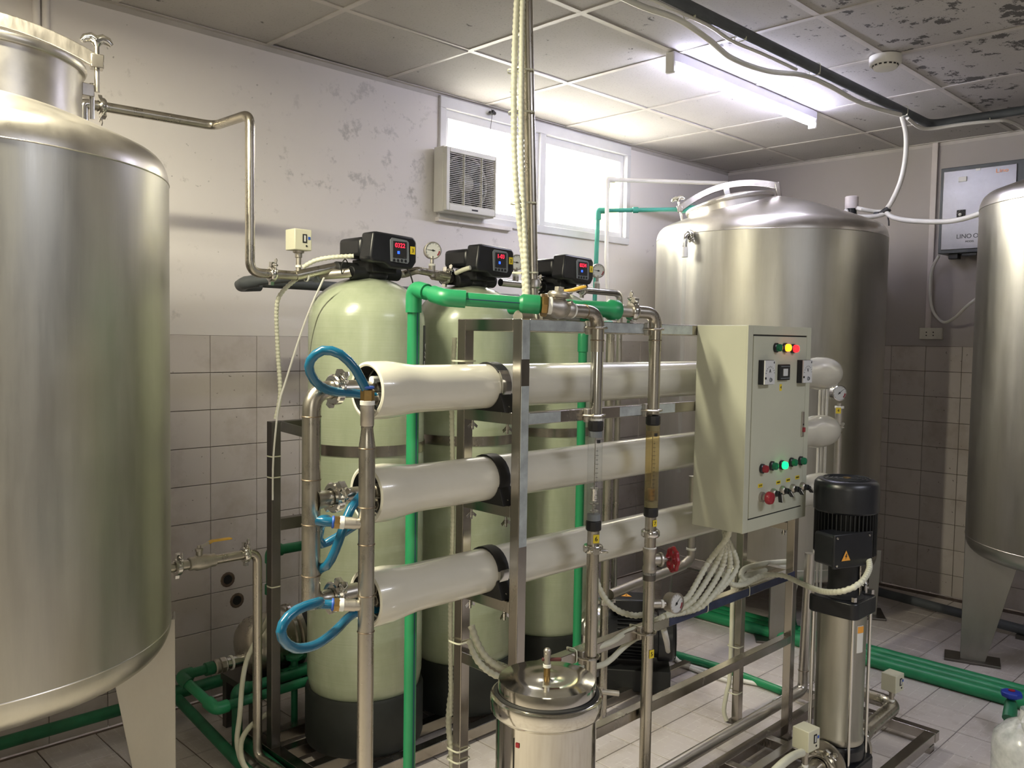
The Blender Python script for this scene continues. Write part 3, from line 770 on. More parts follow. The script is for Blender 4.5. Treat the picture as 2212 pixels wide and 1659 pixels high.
for (xa, xb, za, zb_, mt) in ((FX0+.012, 2.20, 1.480, 1.506, 'film_sheen'), (FX0+.014, FX0+.13, 1.251, 1.277, 'film_sheen'), (1.86, 2.12, 1.251, 1.277, 'film_sheen'), (2.12, 2.90, .609, .635, 'film_sheen2')):
    MB().bb((xa, FY0-.0158, za), (xb, FY0-.0149, zb_)).build('film_and_reflection', mt, ro, smooth=False)  # pale strips paint bright reflections onto the front rails
MB().bb((FX0-.013, FY0-.0158, .95), (FX0+.013, FY0-.0149, 1.345)).build('film_and_reflection', 'film_sheen', ro, smooth=False)
MB().bb((FX0-.013, FY0-.0158, 1.41), (FX0+.013, FY0-.0149, 1.506)).build('film_and_reflection', 'film_sheen', ro, smooth=False)
HY, HX0, HX1 = 1.572, 1.105, 3.40
def housing(z, strap_up, label):
    t = thing('membrane_housing', label, 'pressure vessel', (HX0, HY, z), 'membrane housings'); R = .0555; B = .0645
    # outside, left open bell and right closed rounding
    prof = [(B-.010, .0015), (B-.006, 0), (B-.001, .002), (B, .006), (B+.001, .05), (B-.0015, .075), (B-.005, .10), (R+.001, .125), (R, .15), (R, 1.0), (R, 2.06), (R+.001, 2.085), (B-.004, 2.12), (B, 2.15), (B, 2.21), (B-.002, 2.235), (B-.007, 2.262), (B-.016, 2.283), (B-.030, 2.296), (.018, 2.302), (.018, 2.290), (0, 2.290)]
    MB().lathe(prof, (HX0, HY, z), (1, 0, 0), 48).build('shell', 'shell', t)
    MB().lathe([(B-.010, .0015), (B-.0105, .055), (0, .056)], (HX0, HY, z), (1, 0, 0), 40).build('end_recess', 'matte_black', t)
    MB().lathe([(0, .040), (.042, .040), (.044, .043), (.044, .056)], (HX0, HY, z), (1, 0, 0), 30).build('end_plate', 'black', t)
    MB().torus((HX0+.038, HY, z), (1, 0, 0), B-.013, .0022, 30, 6).build('snap_ring', 'pipe', t)
    # saddles and straps at both ends of the rack
    for x in (FX0-.008, FX1):
        po = [(-.062, -.0555-.010+.0)]
        po = [(-.075, -.061), (.075, -.061), (.060, -.020)] + [((R+.001)*math.cos(a), (R+.001)*math.sin(a)) for a in (math.radians(-15-12.5*k) for k in range(13))] + [(-.060, -.020)]
        zb_ = -.061
        s_ = MB().prism(po, (x-.02, HY, z), (0, 1, 0), (0, 0, 1), (.042, 0, 0)).build('saddle', 'rubber', t, bevel=.001)
        def arc(a0, a1, r0, r1, xa, xb, n=14):
            rs = []
            for k in range(n+1):
                a = math.radians(a0+(a1-a0)*k/n); u = V((0, math.cos(a), math.sin(a))); c = V((0, HY, z))
                rs.append([c+u*r0+V((xa, 0, 0)), c+u*r0+V((xb, 0, 0)), c+u*r1+V((xb, 0, 0)), c+u*r1+V((xa, 0, 0))])
            return MB().rings(rs)
        lo_ = {1: 140, 2: 222, 0: 172}[strap_up]
        arc(-28, lo_ , R+.0003, R+.005, x-.016, x+.018).build('rubber_strap', 'rubber', t)
        if strap_up != 2: arc(lo_-2, 232, R+.003, R+.006, x-.014, x+.016).build('steel_strap', 'bright', t)
        arc(-40, -24, R+.003, R+.006, x-.014, x+.016).build('steel_strap', 'bright', t)
        for sy in (-1, 1):
            MB().cyl((x, HY+sy*.064, z-.115), (x, HY+sy*.064, z-.040), .0035, seg=8).cyl((x, HY+sy*.064, z-.052), (x, HY+sy*.064, z-.046), .0075, seg=6).build('strap_bolt', 'bright', t)
            wn = MB().cyl((x, HY+sy*.064, z-.106), (x, HY+sy*.064, z-.098), .006, seg=8)
            for q in (-1, 1): wn.prism([(.003, -.002), (.014, -.010), (.017, -.004), (.005, .005)], (x, HY+sy*.064-.001, z-.102), (q, 0, 0), (0, 0, 1), (0, .002, 0))
            wn.build('wing_nut', 'bright', t)
    return t
h1 = housing(1.340, 1, 'topmost of the three long white housings in the rack')
h2 = housing(1.108, 2, 'middle one of the three long white housings in the rack')
h3 = housing(.873, 0, 'lowest of the three long white housings in the rack')

# left-hand manifold behind: clamps from each housing end to a vertical collector
mf = thing('collector_pipe', 'stainless collector pipe with three clamped branches left of the white housings', 'pipe', (.965, HY, 1.0))
zz = (1.345, 1.112, .903); MX = .967; PR = .0195
def P3(x, y, z): return V((x, y, z))
mtop = fillet([(HX0-.015, HY, zz[0]), (MX, HY, zz[0]), (MX, HY, zz[0]-.12)], .045, 10)
MB().tube(mtop, PR, 20).build('elbow', 'pipe', mf)
MB().cyl((MX, HY, zz[0]-.05), (MX, HY, zz[2]-.02), PR, seg=24).build('pipe', 'pipe', mf)
MB().tube(fillet([(MX, HY, zz[2]+.06), (MX, HY, zz[2]-.008), (HX0-.02, HY, zz[2]-.008)], .03, 8), PR, 20).build('elbow', 'pipe', mf)
MB().cyl((MX, HY, zz[1]), (HX0-.02, HY, zz[1]), PR*.88, seg=22).lathe([(PR*1.5, -.0), (PR*1.1, .012), (PR*.88, .035)], (MX+.004, HY, zz[1]), (1, 0, 0), 20).build('branch', 'pipe', mf)
for z in (zz[0]-.055, zz[1]+.045, zz[1]-.05, zz[2]+.05): weld(mf, (MX, HY, z), (0, 0, 1), PR)
for i, z in enumerate((zz[0], zz[1], zz[2]-.008)):
    clamp(mf, (MX+.058, HY, z), (1, 0, 0), PR*1.05, (0, -.5, (.9, .5, 1)[i]))
    MB().cyl((MX+.06, HY, z), (HX0+.05, HY, z), .0155).lathe([(.019, 0), (.019, .014)], (HX0+.02, HY, z), (1, 0, 0), 8, True).build('nipple', 'cast', mf)
    MB().cyl((HX0-.005, HY-.025, z-.022), (HX0+.05, HY-.025, z-.022), .011).lathe([(.015, 0), (.015, .012)], (HX0+.008, HY-.025, z-.022), (1, 0, 0), 6, True).build('small_port', 'cast', mf)
MB().cyl((HX0+.01, HY-.005, zz[0]+.018), (HX0+.05, HY-.005, zz[0]+.018), .009).build('tape_port', 'ptfe', mf)

# front riser with stubs for the blue hoses
RX, RY = spot(792, 1100, y=1.455).x, 1.455
rs_ = thing('riser_pipe', 'stainless pipe standing in front of the open housing ends, with brass hose stubs', 'pipe', (RX, RY, 0)); RR = .0168
def rz(py): return spot(792, py, y=RY).z
MB().cyl((RX, RY, 0), (RX, RY, rz(968)), RR, seg=26).build('pipe', 'pipe', rs_)
MB().lathe([(RR, 0), (RR*1.0, .005), (RR*.86, .022), (RR*.74, .040), (RR*.78, .044)], (RX, RY, rz(968)), seg=24).build('reducer', 'pipe', rs_)
z0 = rz(968)+.043
MB().lathe([(RR*.66, 0), (RR*.84, .004), (RR*.86, .048), (RR*.72, .05), (0, .05)], (RX, RY, z0), seg=22).build('socket', 'cast', rs_)
MB().lathe([(RR*.78, 0), (RR*.86, .002), (RR*.86, .026), (RR*.7, .028), (RR*.55, .032)], (RX, RY, z0+.05), seg=6).build('brass_nut', 'brass', rs_, ang=20)
ring_tape(rs_, (RX, RY, z0+.05), (0, 0, 1), RR*.9)
MB().torus((RX, RY, z0+.082), (0, 0, 1), RR*.68, .003, 18, 6).build('hose_collar', 'bluemark', rs_)
for py in (968, 1095, 1175, 1285, 1363): weld(rs_, (RX, RY, rz(py)), (0, 0, 1), RR)
stubs = []
for py in (1132, 1308):
    z = rz(py); d = V((-.86, .5, .10)).normalized(); o_ = V((RX, RY, z))
    MB().cyl(o_, o_+d*.048, .0115, seg=16).cyl(o_+d*.022, o_+d*.050, .0125, seg=16).build('stub', 'cast', rs_)
    ring_tape(rs_, o_+d*.050, d, .0135); MB().cyl(o_+d*.051, o_+d*.066, .0135, seg=6).build('brass_nut', 'brass', rs_, ang=20)
    MB().torus(o_+d*.068, d, .0105, .003, 16, 6).build('hose_collar', 'bluemark', rs_); stubs.append((o_+d*.066, d))
# blue hoses
def bh(pts, label): hose('blue_hose', label, 'hose', pts, .0098, 'blue', False, 14, 'blue hoses on the membrane housings')
topz = V((RX, RY, z0+.078))
bh([topz, spot(790, 840, y=1.455), spot(768, 798, y=1.46), spot(735, 765, y=1.47), spot(698, 757, y=1.49), spot(671, 778, y=1.51), spot(670, 805, y=1.52), spot(690, 833, y=1.53), spot(722, 846, y=1.54), spot(760, 849, y=1.55), (HX0+.03, HY-.025, 1.323)], 'looped blue hose arching above the top housing end')
p, d = stubs[0]
bh([p, p+d*.03, spot(706, 1122, y=1.52), spot(692, 1140, y=1.60), (MX+.06, HY+.05, 1.0), (HX0+.03, HY+.03, 1.05)], 'short blue hose hooked behind the collector pipe')
bh([spot(776, 1078, y=1.53)+V((.02, .01, .015)), spot(757, 1100, y=1.515), spot(740, 1145, y=1.51), spot(724, 1190, y=1.52), spot(706, 1222, y=1.54), spot(685, 1236, y=1.58), (MX+.05, 1.66, .86)], 'blue hose hanging from the middle housing end')
p, d = stubs[1]
bh([p, p+d*.03, spot(690, 1300, y=1.44), spot(640, 1318, y=1.42), spot(611, 1348, y=1.41), spot(610, 1378, y=1.41), spot(636, 1400, y=1.43), spot(680, 1394, y=1.46), spot(722, 1365, y=1.50), spot(765, 1325, y=1.545), (HX0+.03, HY-.02, .850)], 'big blue hose loop hanging lowest beside the bottom housing')

# ================================================================== THE TWO FLOW-METER RISERS
def riser(px, label, kind):
    y = 1.436; x = spot(px, 900, y=y).x; t = thing('flow_riser', label, 'pipe', (x, y, 0), 'flow meter risers'); r = .0165
    Z = lambda py: spot(px, py, y=y).z
    return t, x, y, r, Z
def uclamp(t, x, y, z, r):
    MB().tube([(x-r-.012, y+.03, z), (x-r-.012, y+.008, z), (x-r-.006, y-r*.7, z), (x-r*.4, y-r-.004, z), (x+r*.4, y-r-.004, z), (x+r+.006, y-r*.7, z), (x+r+.012, y+.008, z), (x+r+.012, y+.03, z)], .0035, 8).build('u_bolt', 'pipe', t)
    MB().bb((x-r-.010, y+.006, z-.018), (x+r-.012, y+.021, z+.018)).build('clamp_block', 'cast', t, bevel=.002)
def meter(t, x, y, z0, z1, mat, floatf, rusty):
    """acrylic flow tube between black unions"""
    R = .0205; n = .028
    for a, b in ((z1-n, z1), (z0, z0+n)):
        MB().lathe([(R*.8, 0), (R*.97, .002), (R, .005), (R, b-a-.005), (R*.97, b-a-.002), (R*.8, b-a)], (x, y, a), seg=10).build('union_nut', 'rubber', t, ang=20, bevel=.0008)
    MB().lathe([(R*.95, 0), (R*.95, z1-z0-2*n)], (x, y, z0+n), seg=32).build('flow_tube', mat, t)
    MB().lathe([(.0, z1-z0-2*n-.016), (R*.86, z1-z0-2*n-.016), (R*.86, z1-z0-2*n)], (x, y, z0+n), seg=24).lathe([(R*.86, 0), (R*.86, .016), (0, .016)], (x, y, z0+n), seg=24).build('tube_stop', 'grey_plastic', t)
    MB().cyl((x, y, z0+n+.01), (x, y, z1-n-.01), .0013, seg=8).build('guide_rod', 'pipe', t)
    zf = z0+n+(z1-z0-2*n)*floatf
    MB().lathe([(.001, 0), (.0085, .004), (.010, .010), (.0095, .030), (.011, .034), (.011, .038), (0, .038)], (x, y, zf), seg=20).build('float', 'brass' if rusty else 'bright', t)
    if not rusty: MB().lathe([(.001, 0), (.012, .002), (.012, .006), (.006, .008), (.006, .02), (.012, .022), (.012, .025), (0, .026)], (x, y, z0+n+.020), seg=20).build('float_stop', 'bright', t)
    # printed scale on the near side
    sc_ = MB(); vd = V((-x, -y, 0)).normalized(); a0 = math.atan2(vd.y, vd.x)+.28; H = z1-z0-2*n
    for k in range(14):
        z = z0+n+.035+k*(H-.085)/13; w_ = .28 if k % 2 else .42
        for dz in (0,):
            pts = []
            for q in range(4):
                aa = a0-w_/2+w_*q/3; pts += [(x+R*.965*math.cos(aa), y+R*.965*math.sin(aa), z-.0005), (x+R*.965*math.cos(aa), y+R*.965*math.sin(aa), z+.0005)]
            sc_.add(pts, [(0, 2, 3, 1), (2, 4, 5, 3), (4, 6, 7, 5)])
    pts = []
    for q in range(4):
        aa = a0-.05+.5*q/3; pts += [(x+R*.965*math.cos(aa), y+R*.965*math.sin(aa), z1-n-.030), (x+R*.965*math.cos(aa), y+R*.965*math.sin(aa), z1-n-.021)]
    sc_.add(pts, [(0, 2, 3, 1), (2, 4, 5, 3), (4, 6, 7, 5)])
    aa = a0; sc_.add([(x+R*.966*math.cos(aa-.01), y+R*.966*math.sin(aa-.01), z0+n+.03), (x+R*.966*math.cos(aa+.01), y+R*.966*math.sin(aa+.01), z0+n+.03), (x+R*.966*math.cos(aa+.01), y+R*.966*math.sin(aa+.01), z1-n-.04), (x+R*.966*math.cos(aa-.01), y+R*.966*math.sin(aa-.01), z1-n-.04)], [(0, 1, 2, 3)])
    sc_.build('printed_scale', 'ink', t, smooth=False)

t, x, y, r, Z = riser(1287, 'left riser pipe with a clear flow meter and a sticker marked 6', 0); x1_ = x
e = fillet([(x-.105, y+.012, Z(678)+.006), (x, y, Z(678)+.004), (x, y, Z(760))], .042, 10)
MB().tube(e, r+.001, 22).build('elbow', 'pipe', t)
MB().cyl((x, y, Z(740)), (x, y, Z(905)), r, seg=24).build('upper_pipe', 'bright', t)
weld(t, (x, y, Z(735)), (0, 0, 1), r+.001); weld(t, (x-.048, y+.005, Z(678)+.005), (1, 0, 0), r+.001)
meter(t, x, y, Z(1145), Z(908), 'acrylic', .20, False); ring_tape(t, (x, y, Z(907)), (0, 0, 1), r*1.02)
MB().cyl((x, y, Z(1178)), (x, y, Z(1143)), r*.98).build('ferrule', 'pipe', t)
clamp(t, (x, y, Z(1183)), (0, 0, 1), r*1.0, (-.6, -.8, 0)); MB().cyl((x, y, .0), (x, y, Z(1186)), r, seg=24).build('lower_pipe', 'pipe', t)
for py in (708, 897): uclamp(t, x, y, Z(py), r)
uclamp(t, x, y, Z(1415), r)
vd = V((-x, -y, 0)).normalized(); vd = Matrix.Rotation(.45, 3, 'Z') @ vd; sticker(t, V((x, y, Z(1160)))+vd*(r+.001), vd, '6', .017, .022)

t, x, y, r, Z = riser(1411, 'right riser pipe with a rust-tinted flow meter, red handwheel and pressure gauge', 1)
e = fillet([(x-.075, y+.020, Z(678)+.004), (x, y, Z(678)+.002), (x, y, Z(760))], .045, 10)
MB().tube(e, r+.001, 22).build('elbow', 'pipe', t)
ed = (V(e[0])-V(e[2])).normalized(); e0 = V(e[0])
MB().cyl(e0, e0+ed*.05, r*1.02).build('nipple', 'cast', t); clamp(t, e0+ed*.004, ed, r, (.1, -.3, .9))
ring_tape(t, e0+ed*.053, ed, r*1.25, h=.003)
MB().lathe([(.026, 0), (.028, .004), (.028, .028), (.022, .036), (.020, .12)], e0+ed*.054, ed, 18).build('green_adaptor', 'green', t)
MB().tube(fillet([e0+ed*.17, e0+ed*.21, e0+ed*.21+V((0, .22, 0))], .03), .019, 18).build('green_pipe', 'green', t)
MB().cyl((x, y, Z(740)), (x, y, Z(893)), r, seg=24).build('upper_pipe', 'pipe', t); weld(t, (x, y, Z(735)), (0, 0, 1), r+.001)
meter(t, x, y, Z(1115), Z(897), 'acrylic_rust', .06, True)
MB().cyl((x, y, Z(1160)), (x, y, Z(1112)), r*.96).build('ferrule', 'pipe', t); clamp(t, (x, y, Z(1150)), (0, 0, 1), r, (.9, .3, 0))
MB().cyl((x, y, Z(1150)), (x, y, Z(1183)), r*.98).build('ferrule', 'pipe', t)
ring_tape(t, (x, y, Z(1183)), (0, 0, 1), r*1.12); zv = Z(1207)
vb = MB().lathe([(r*1.18, -.034), (r*1.22, -.030), (r*1.22, -.022), (r*1.05, -.016), (r*1.15, 0), (r*1.05, .016), (r*1.22, .022), (r*1.22, .030), (r*1.18, .034)], (x, y, zv), seg=20)
hd_ = (V((.85, -.48, -.04))).normalized()
vb.cyl(V((x, y, zv)), V((x, y, zv))+hd_*.034, r*.95).cyl(V((x, y, zv))+hd_*.03, V((x, y, zv))+hd_*.037, r*1.25)
vb.cyl(V((x, y, zv))+hd_*.037, V((x, y, zv))+hd_*.052, .009, .006).build('gate_valve_body', 'cast', t, bevel=.0008)
wc = V((x, y, zv))+hd_*.072; a, u, w_ = frame_of(hd_)
hw = MB().cyl(wc-hd_*.022, wc+hd_*.008, .0045, seg=10)
rings = []
for i in range(40):
    tt = 2*PI*i/40; dd = u*math.cos(tt)+w_*math.sin(tt); rad = .0315+.0022*math.cos(8*tt)
    rings.append([wc+dd*(rad+.0055*math.cos(k))+a*(.0065*math.sin(k)) for k in (2*PI*j/8 for j in range(8))])
hw2 = MB().rings(rings, closed=True).cyl(wc-a*.006, wc+a*.006, .010, seg=14)
for i in range(5):
    tt = 2*PI*i/5+.3; dd = u*math.cos(tt)+w_*math.sin(tt); hw2.tube([wc+dd*.006, wc+dd*.018-a*.002, wc+dd*.031], .0052, 8)
hw.build('valve_stem', 'bright', t); hw2.build('handwheel', 'red', t)
ring_tape(t, (x, y, Z(1235)), (0, 0, 1), r*1.1)
MB().cyl((x, y, Z(1250)), (x, y, Z(1232)), r*1.1).build('collar', 'dark_steel', t)
MB().cyl((x, y, 0), (x, y, Z(1240)), r, seg=24).build('lower_pipe', 'pipe', t)
zg = Z(1302); gd = V((.80, -.58, -.0)).normalized(); o_ = V((x, y, zg))
MB().cyl(o_, o_+gd*.035, .012).cyl(o_+gd*.035, o_+gd*.05, .008).build('gauge_stub', 'cast', t); ring_tape(t, o_+gd*.04, gd, .012, h=.004)
gauge(t, o_+gd*.082, V((-.10, -.99, .05)), .030, needle=.75, mat='cast')
for py in (711, 886, 1362): uclamp(t, x, y, Z(py), r)
vd = V((-x, -y, 0)).normalized(); vd = Matrix.Rotation(.75, 3, 'Z') @ vd
sticker(t, V((x, y, Z(1404)))+vd*(r+.001), vd, '5', .017, .024); sticker(t, V((x, y, Z(1127)))+vd*(r+.001), vd, '7', .014, .018, .014)

# green feed pipe with check valve ending in the left riser
gp = thing('green_feed_pipe', 'thick green plastic pipe rising behind the white housings and bending over the rack', 'pipe', (1.36, 1.72, 0))
G0 = V((spot(894, 620, y=1.725).x, 1.725, spot(894, 622, y=1.725).z)); G1 = V((1.352, 1.600, 1.556)); G2 = V((x1_-.20, 1.452, 1.543)); gr = .0158
MB().cyl((G0.x, G0.y, 0), G0, gr, seg=22).build('vertical_pipe', 'green', gp)
MB().box((G0.x-.0, G0.y-gr, G0.z/2), (.0022, .0012, G0.z*.96), Matrix.Rotation(-.35, 3, 'Z')).build('blue_stripe', 'stripe', gp)
MB().tube(fillet([G0-V((0, 0, .062)), G0, G0+(G1-G0).normalized()*.055], .022), .0205, 20).build('elbow', 'green', gp)
MB().tube([G0+(G1-G0)*.2, G1], gr, 20).build('short_pipe', 'green', gp)
gd2 = (G2-G1).normalized(); gd1 = (G1-G0).normalized()
MB().tube(fillet([G1-gd1*.045, G1, G1+gd2*.050], .024), .0215, 20).build('elbow', 'green', gp)
MB().tube([G1, G2], gr+.001, 20).build('long_pipe', 'green', gp)
n_ = gd2.cross(V((0, 0, 1))).normalized()
MB().tube([G1+gd2*.05+n_*(gr+.0006), G2+n_*(gr+.0006)], .0012, 6).build('blue_stripe', 'stripe', gp)
MB().lathe([(gr, -.055), (.0215, -.048), (.0235, -.044), (.0235, -.004), (.019, 0)], G2, gd2, 22).build('threaded_socket', 'green', gp)
MB().lathe([(.018, 0), (.027, .001), (.028, .004), (.028, .014), (.025, .017), (.018, .017)], G2, gd2, 8).build('brass_union', 'brass', gp, ang=20)
ring_tape(gp, G2+gd2*.022, gd2, .0215, h=.006)
E = V((x1_-.100, 1.448, spot(1287, 678, y=1.436).z+.006)); vm = (G2+E)/2+V((.01, 0, 0)); vdn = (E-G2).normalized()
cv = MB().lathe([(.019, -.040), (.021, -.036), (.020, -.024), (.027, -.008), (.028, .004), (.024, .018), (.020, .026), (.022, .030), (.022, .044), (.018, .046)], vm, vdn, 24)
cv.lathe([(.016, .012), (.018, .024), (.026, .026), (.028, .030), (.028, .036), (.025, .040), (.012, .042), (.012, .042)], vm-V((0, 0, 0)), (0.05, -.05, 1), 26)
cv.lathe([(.0125, .042), (.0125, .052), (.0, .053)], vm, (0.05, -.05, 1), 6, True)
cv.cyl(vm+V((.012, -.012, .01)), vm+V((.016, -.034, .012)), .0065, seg=10).build('check_valve', 'cast', gp, bevel=.0006)
ring_tape(gp, vm+vdn*.05, vdn, .020, h=.003)
# second branch with a lever valve crossing behind
lv = thing('lever_valve', 'ball valve with a worn yellow lever behind the check valve above the rack', 'valve', (x1_-.1, 1.53, 1.50))
z_ = spot(1240, 690, y=1.53).z
MB().cyl((x1_-.20, 1.53, z_), (x1_+.02, 1.53, z_), .017).lathe([(.018, 0), (.024, .006), (.024, .05), (.018, .056)], (x1_-.14, 1.53, z_), (1, 0, 0), 16).build('valve_body', 'cast', lv)
for dx in (-.15, -.07): ring_tape(lv, (x1_+dx, 1.53, z_), (1, 0, 0), .0195, h=.003)
MB().cyl((x1_-.112, 1.53, z_), (x1_-.112, 1.53, z_+.06), .006).build('spindle', 'cast', lv)
l0 = V((x1_-.112, 1.53, z_+.058)); l1 = spot(1235, 632, y=1.47); l2 = spot(1262, 624, y=1.45)
lp = fillet([l0, l0+(l1-l0)*.35-V((0, 0, .0)), l1, l2], .01, 4)
MB().rings([[p+V((0, -.008, 0)), p+V((0, .008, 0)), p+V((0, .008, .004)), p+V((0, -.008, .004))] for p in lp]).build('lever', 'cast', lv)
MB().rings([[p+V((0, -.010, .002)), p+V((0, .010, .002)), p+V((0, .010, .010)), p+V((0, -.010, .010))] for p in (l0+(l1-l0)*.62, l1, l2)]).build('lever_grip', 'yellow_paint', lv, bevel=.003)
MB().tube(fillet([(x1_+.02, 1.53, z_), (x1_+.06, 1.53, z_), (x1_+.06, 1.66, z_), (spot(1254, 1000, y=2.0).x, 1.99, z_)], .02), .019, 16).build('green_elbow', 'green', lv)

# green pipe rising beyond the rack and ending behind tank label
g2 = thing('green_drop_pipe', 'green pipe dropping to the floor between the rack and filter vessel 1', 'pipe', (1.9, 1.98, 0))
gx = spot(1254, 1000, y=2.0).x
MB().cyl((gx, 2.0, 0), (gx, 2.0, spot(1254, 735, y=2.0).z), .0155).build('pipe', 'green', g2)
MB().tube(fillet([(gx, 2.0, spot(1254, 760, y=2.0).z), (gx, 2.0, spot(1254, 712, y=2.0).z), (gx+.15, 2.0, spot(1254, 700, y=2.0).z)], .03), .019).build('elbow', 'green', g2)

# ================================================================== CONTROL CABINET
CX0, CX1, CY0, CY1, CZ0, CZ1 = 2.224, 2.612, 1.283, 1.456, .902, 1.509
cb = thing('control_cabinet', 'cream metal control cabinet with lamps, meters and rotary switches on its door', 'cabinet', (CX0, CY0, CZ0))
MB().bb((CX0, CY0+.004, CZ0), (CX1, CY1, CZ1)).build('body', 'cabinet', cb, smooth=False, bevel=.003)
rim = MB()
rim.bb((CX0, CY0, CZ0), (CX0+.028, CY0+.006, CZ1)).bb((CX1-.028, CY0, CZ0), (CX1, CY0+.006, CZ1)).bb((CX0+.028, CY0, CZ1-.026), (CX1-.028, CY0+.006, CZ1)).bb((CX0+.028, CY0, CZ0), (CX1-.028, CY0+.006, CZ0+.036))
rim.build('door_frame', 'cabinet', cb, smooth=False, bevel=.0008)
MB().bb((CX0+.028, CY0+.003, CZ0+.036), (CX1-.028, CY0+.0045, CZ1-.026)).build('door_gap', 'ink', cb, smooth=False)
dr = MB().bb((CX0+.0315, CY0-.001, CZ0+.040), (CX1-.031, CY0+.004, CZ1-.0305)).build('door', 'cabinet', cb, smooth=False, bevel=.0015)
CF = CY0-.001
def on_door(px, py): return spot(px, py, y=CF)
def lens(px, py, mat, name, r=.0125):
    p = on_door(px, py)
    MB().lathe([(r*1.15, 0), (r*1.15, .007), (r*.95, .009)], p, (0, -1, 0), 22).build('bezel', 'black', dr)
    MB().lathe([(r*.92, .004), (r*.92, .016), (r*.8, .020), (r*.4, .022), (0, .0225)], p, (0, -1, 0), 22).build(name, mat, dr)
for px, py, mt, nm in ((1675, 751, 'pgreen', 'indicator_lamp'), (1694, 751, 'lens_amber', 'indicator_lamp'), (1711, 753, 'lens_red', 'indicator_lamp'), (1645, 1012, 'redbtn', 'push_button'), (1666, 1006, 'pgreen', 'push_button'), (1687, 1004, 'lens_green', 'indicator_lamp'), (1708, 998, 'pgreen', 'push_button'), (1728, 995, 'pgreen', 'push_button')):
    lens(px, py, mt, nm)
for px, py, s_ in ((1649, 804, 'A'), (1731, 802, 'V')):
    p = on_door(px, py); w2, h2 = .030, .036
    mtr = MB().bb((p.x-w2, CF-.018, p.z-h2), (p.x+w2, CF, p.z+h2)).build('panel_meter', 'black', dr, smooth=False, bevel=.001)
    MB().bb((p.x-w2+.001, CF-.0215, p.z-h2+.001), (p.x+w2-.001, CF-.018, p.z+h2-.001)).build('meter_face', 'dial', mtr, smooth=False)
    text(s_, .016, (p.x, CF-.022, p.z+.004), (1, 0, 0), (0, 0, 1), 'ink', mtr)
    mk = MB()
    for k in range(9):
        a = math.radians(15+19*k); c, s2 = math.cos(a), math.sin(a); cx_, cz_ = p.x+.001, p.z-.008
        for rr in (.025,):
            mk.add([(cx_+c*.023-s2*.0009, CF-.0222, cz_+s2*.023+c*.0009), (cx_+c*.023+s2*.0009, CF-.0222, cz_+s2*.023-c*.0009), (cx_+c*.027+s2*.0009, CF-.0222, cz_+s2*.027-c*.0009), (cx_+c*.027-s2*.0009, CF-.0222, cz_+s2*.027+c*.0009)], [(0, 1, 2, 3)])
    mk.bb((p.x-w2+.001, CF-.0223, p.z-.020), (p.x-w2+.010, CF-.0215, p.z-.014)).bb((p.x+w2-.009, CF-.0223, p.z+h2-.010), (p.x+w2-.005, CF-.0215, p.z+h2-.004))
    mk.build('meter_marks', 'ink', mtr, smooth=False)
    MB().lathe([(.005, .0035), (.007, 0)], (p.x+.004, CF-.0215, p.z-.022), (0, -1, 0), 14).build('adjuster', 'grey_plastic', mtr)
p = on_door(1690, 804)
ctl = MB().bb((p.x-.031, CF-.010, p.z-.024), (p.x+.031, CF, p.z+.024)).build('digital_meter', 'ink', dr, smooth=False, bevel=.002)
MB().bb((p.x-.028, CF-.0115, p.z+.017), (p.x+.028, CF-.010, p.z+.019)).bb((p.x-.028, CF-.0115, p.z-.019), (p.x+.028, CF-.010, p.z-.017)).build('bezel_line', 'grey_plastic', ctl, smooth=False)
MB().bb((p.x-.014, CF-.0118, p.z-.011), (p.x+.013, CF-.010, p.z+.011)).build('display', 'dial', ctl, smooth=False)
p = on_door(1686, 837); st = MB().bb((p.x-.006, CF-.0012, p.z-.010), (p.x+.006, CF, p.z+.010)).build('number_sticker', 'yellow', dr, smooth=False); text('4', .013, (p.x, CF-.0016, p.z), (1, 0, 0), (0, 0, 1), 'ink', st)
p = on_door(1733, 916)
lk = MB().bb((p.x-.008, CF-.004, p.z-.040), (p.x+.008, CF, p.z+.040)).build('door_latch', 'cast', dr, smooth=False, bevel=.002)
MB().bb((p.x-.006, CF-.009, p.z-.025), (p.x+.006, CF-.004, p.z-.010)).build('latch_button', 'redbtn', lk, smooth=False, bevel=.001)
MB().lathe([(.003, 0), (.003, .001), (0, .0012)], (p.x, CF-.004, p.z-.001), (0, -1, 0), 10).build('key_hole', 'ink', lk)
for px, py, s_ in ((1642, 1049, 'STOP'), (1681, 1042, 'ON/OFF'), (1702, 1037, 'ON/OFF'), (1722, 1031, 'ON/OFF')):
    p = on_door(px, py); st = MB().bb((p.x-.0125, CF-.001, p.z-.0055), (p.x+.0125, CF, p.z+.0055)).build('switch_label', 'yellow', dr, smooth=False)
    text(s_, .0075, (p.x, CF-.0013, p.z), (1, 0, 0), (0, 0, 1), 'ink', st, sx=.75 if len(s_) > 4 else 1)
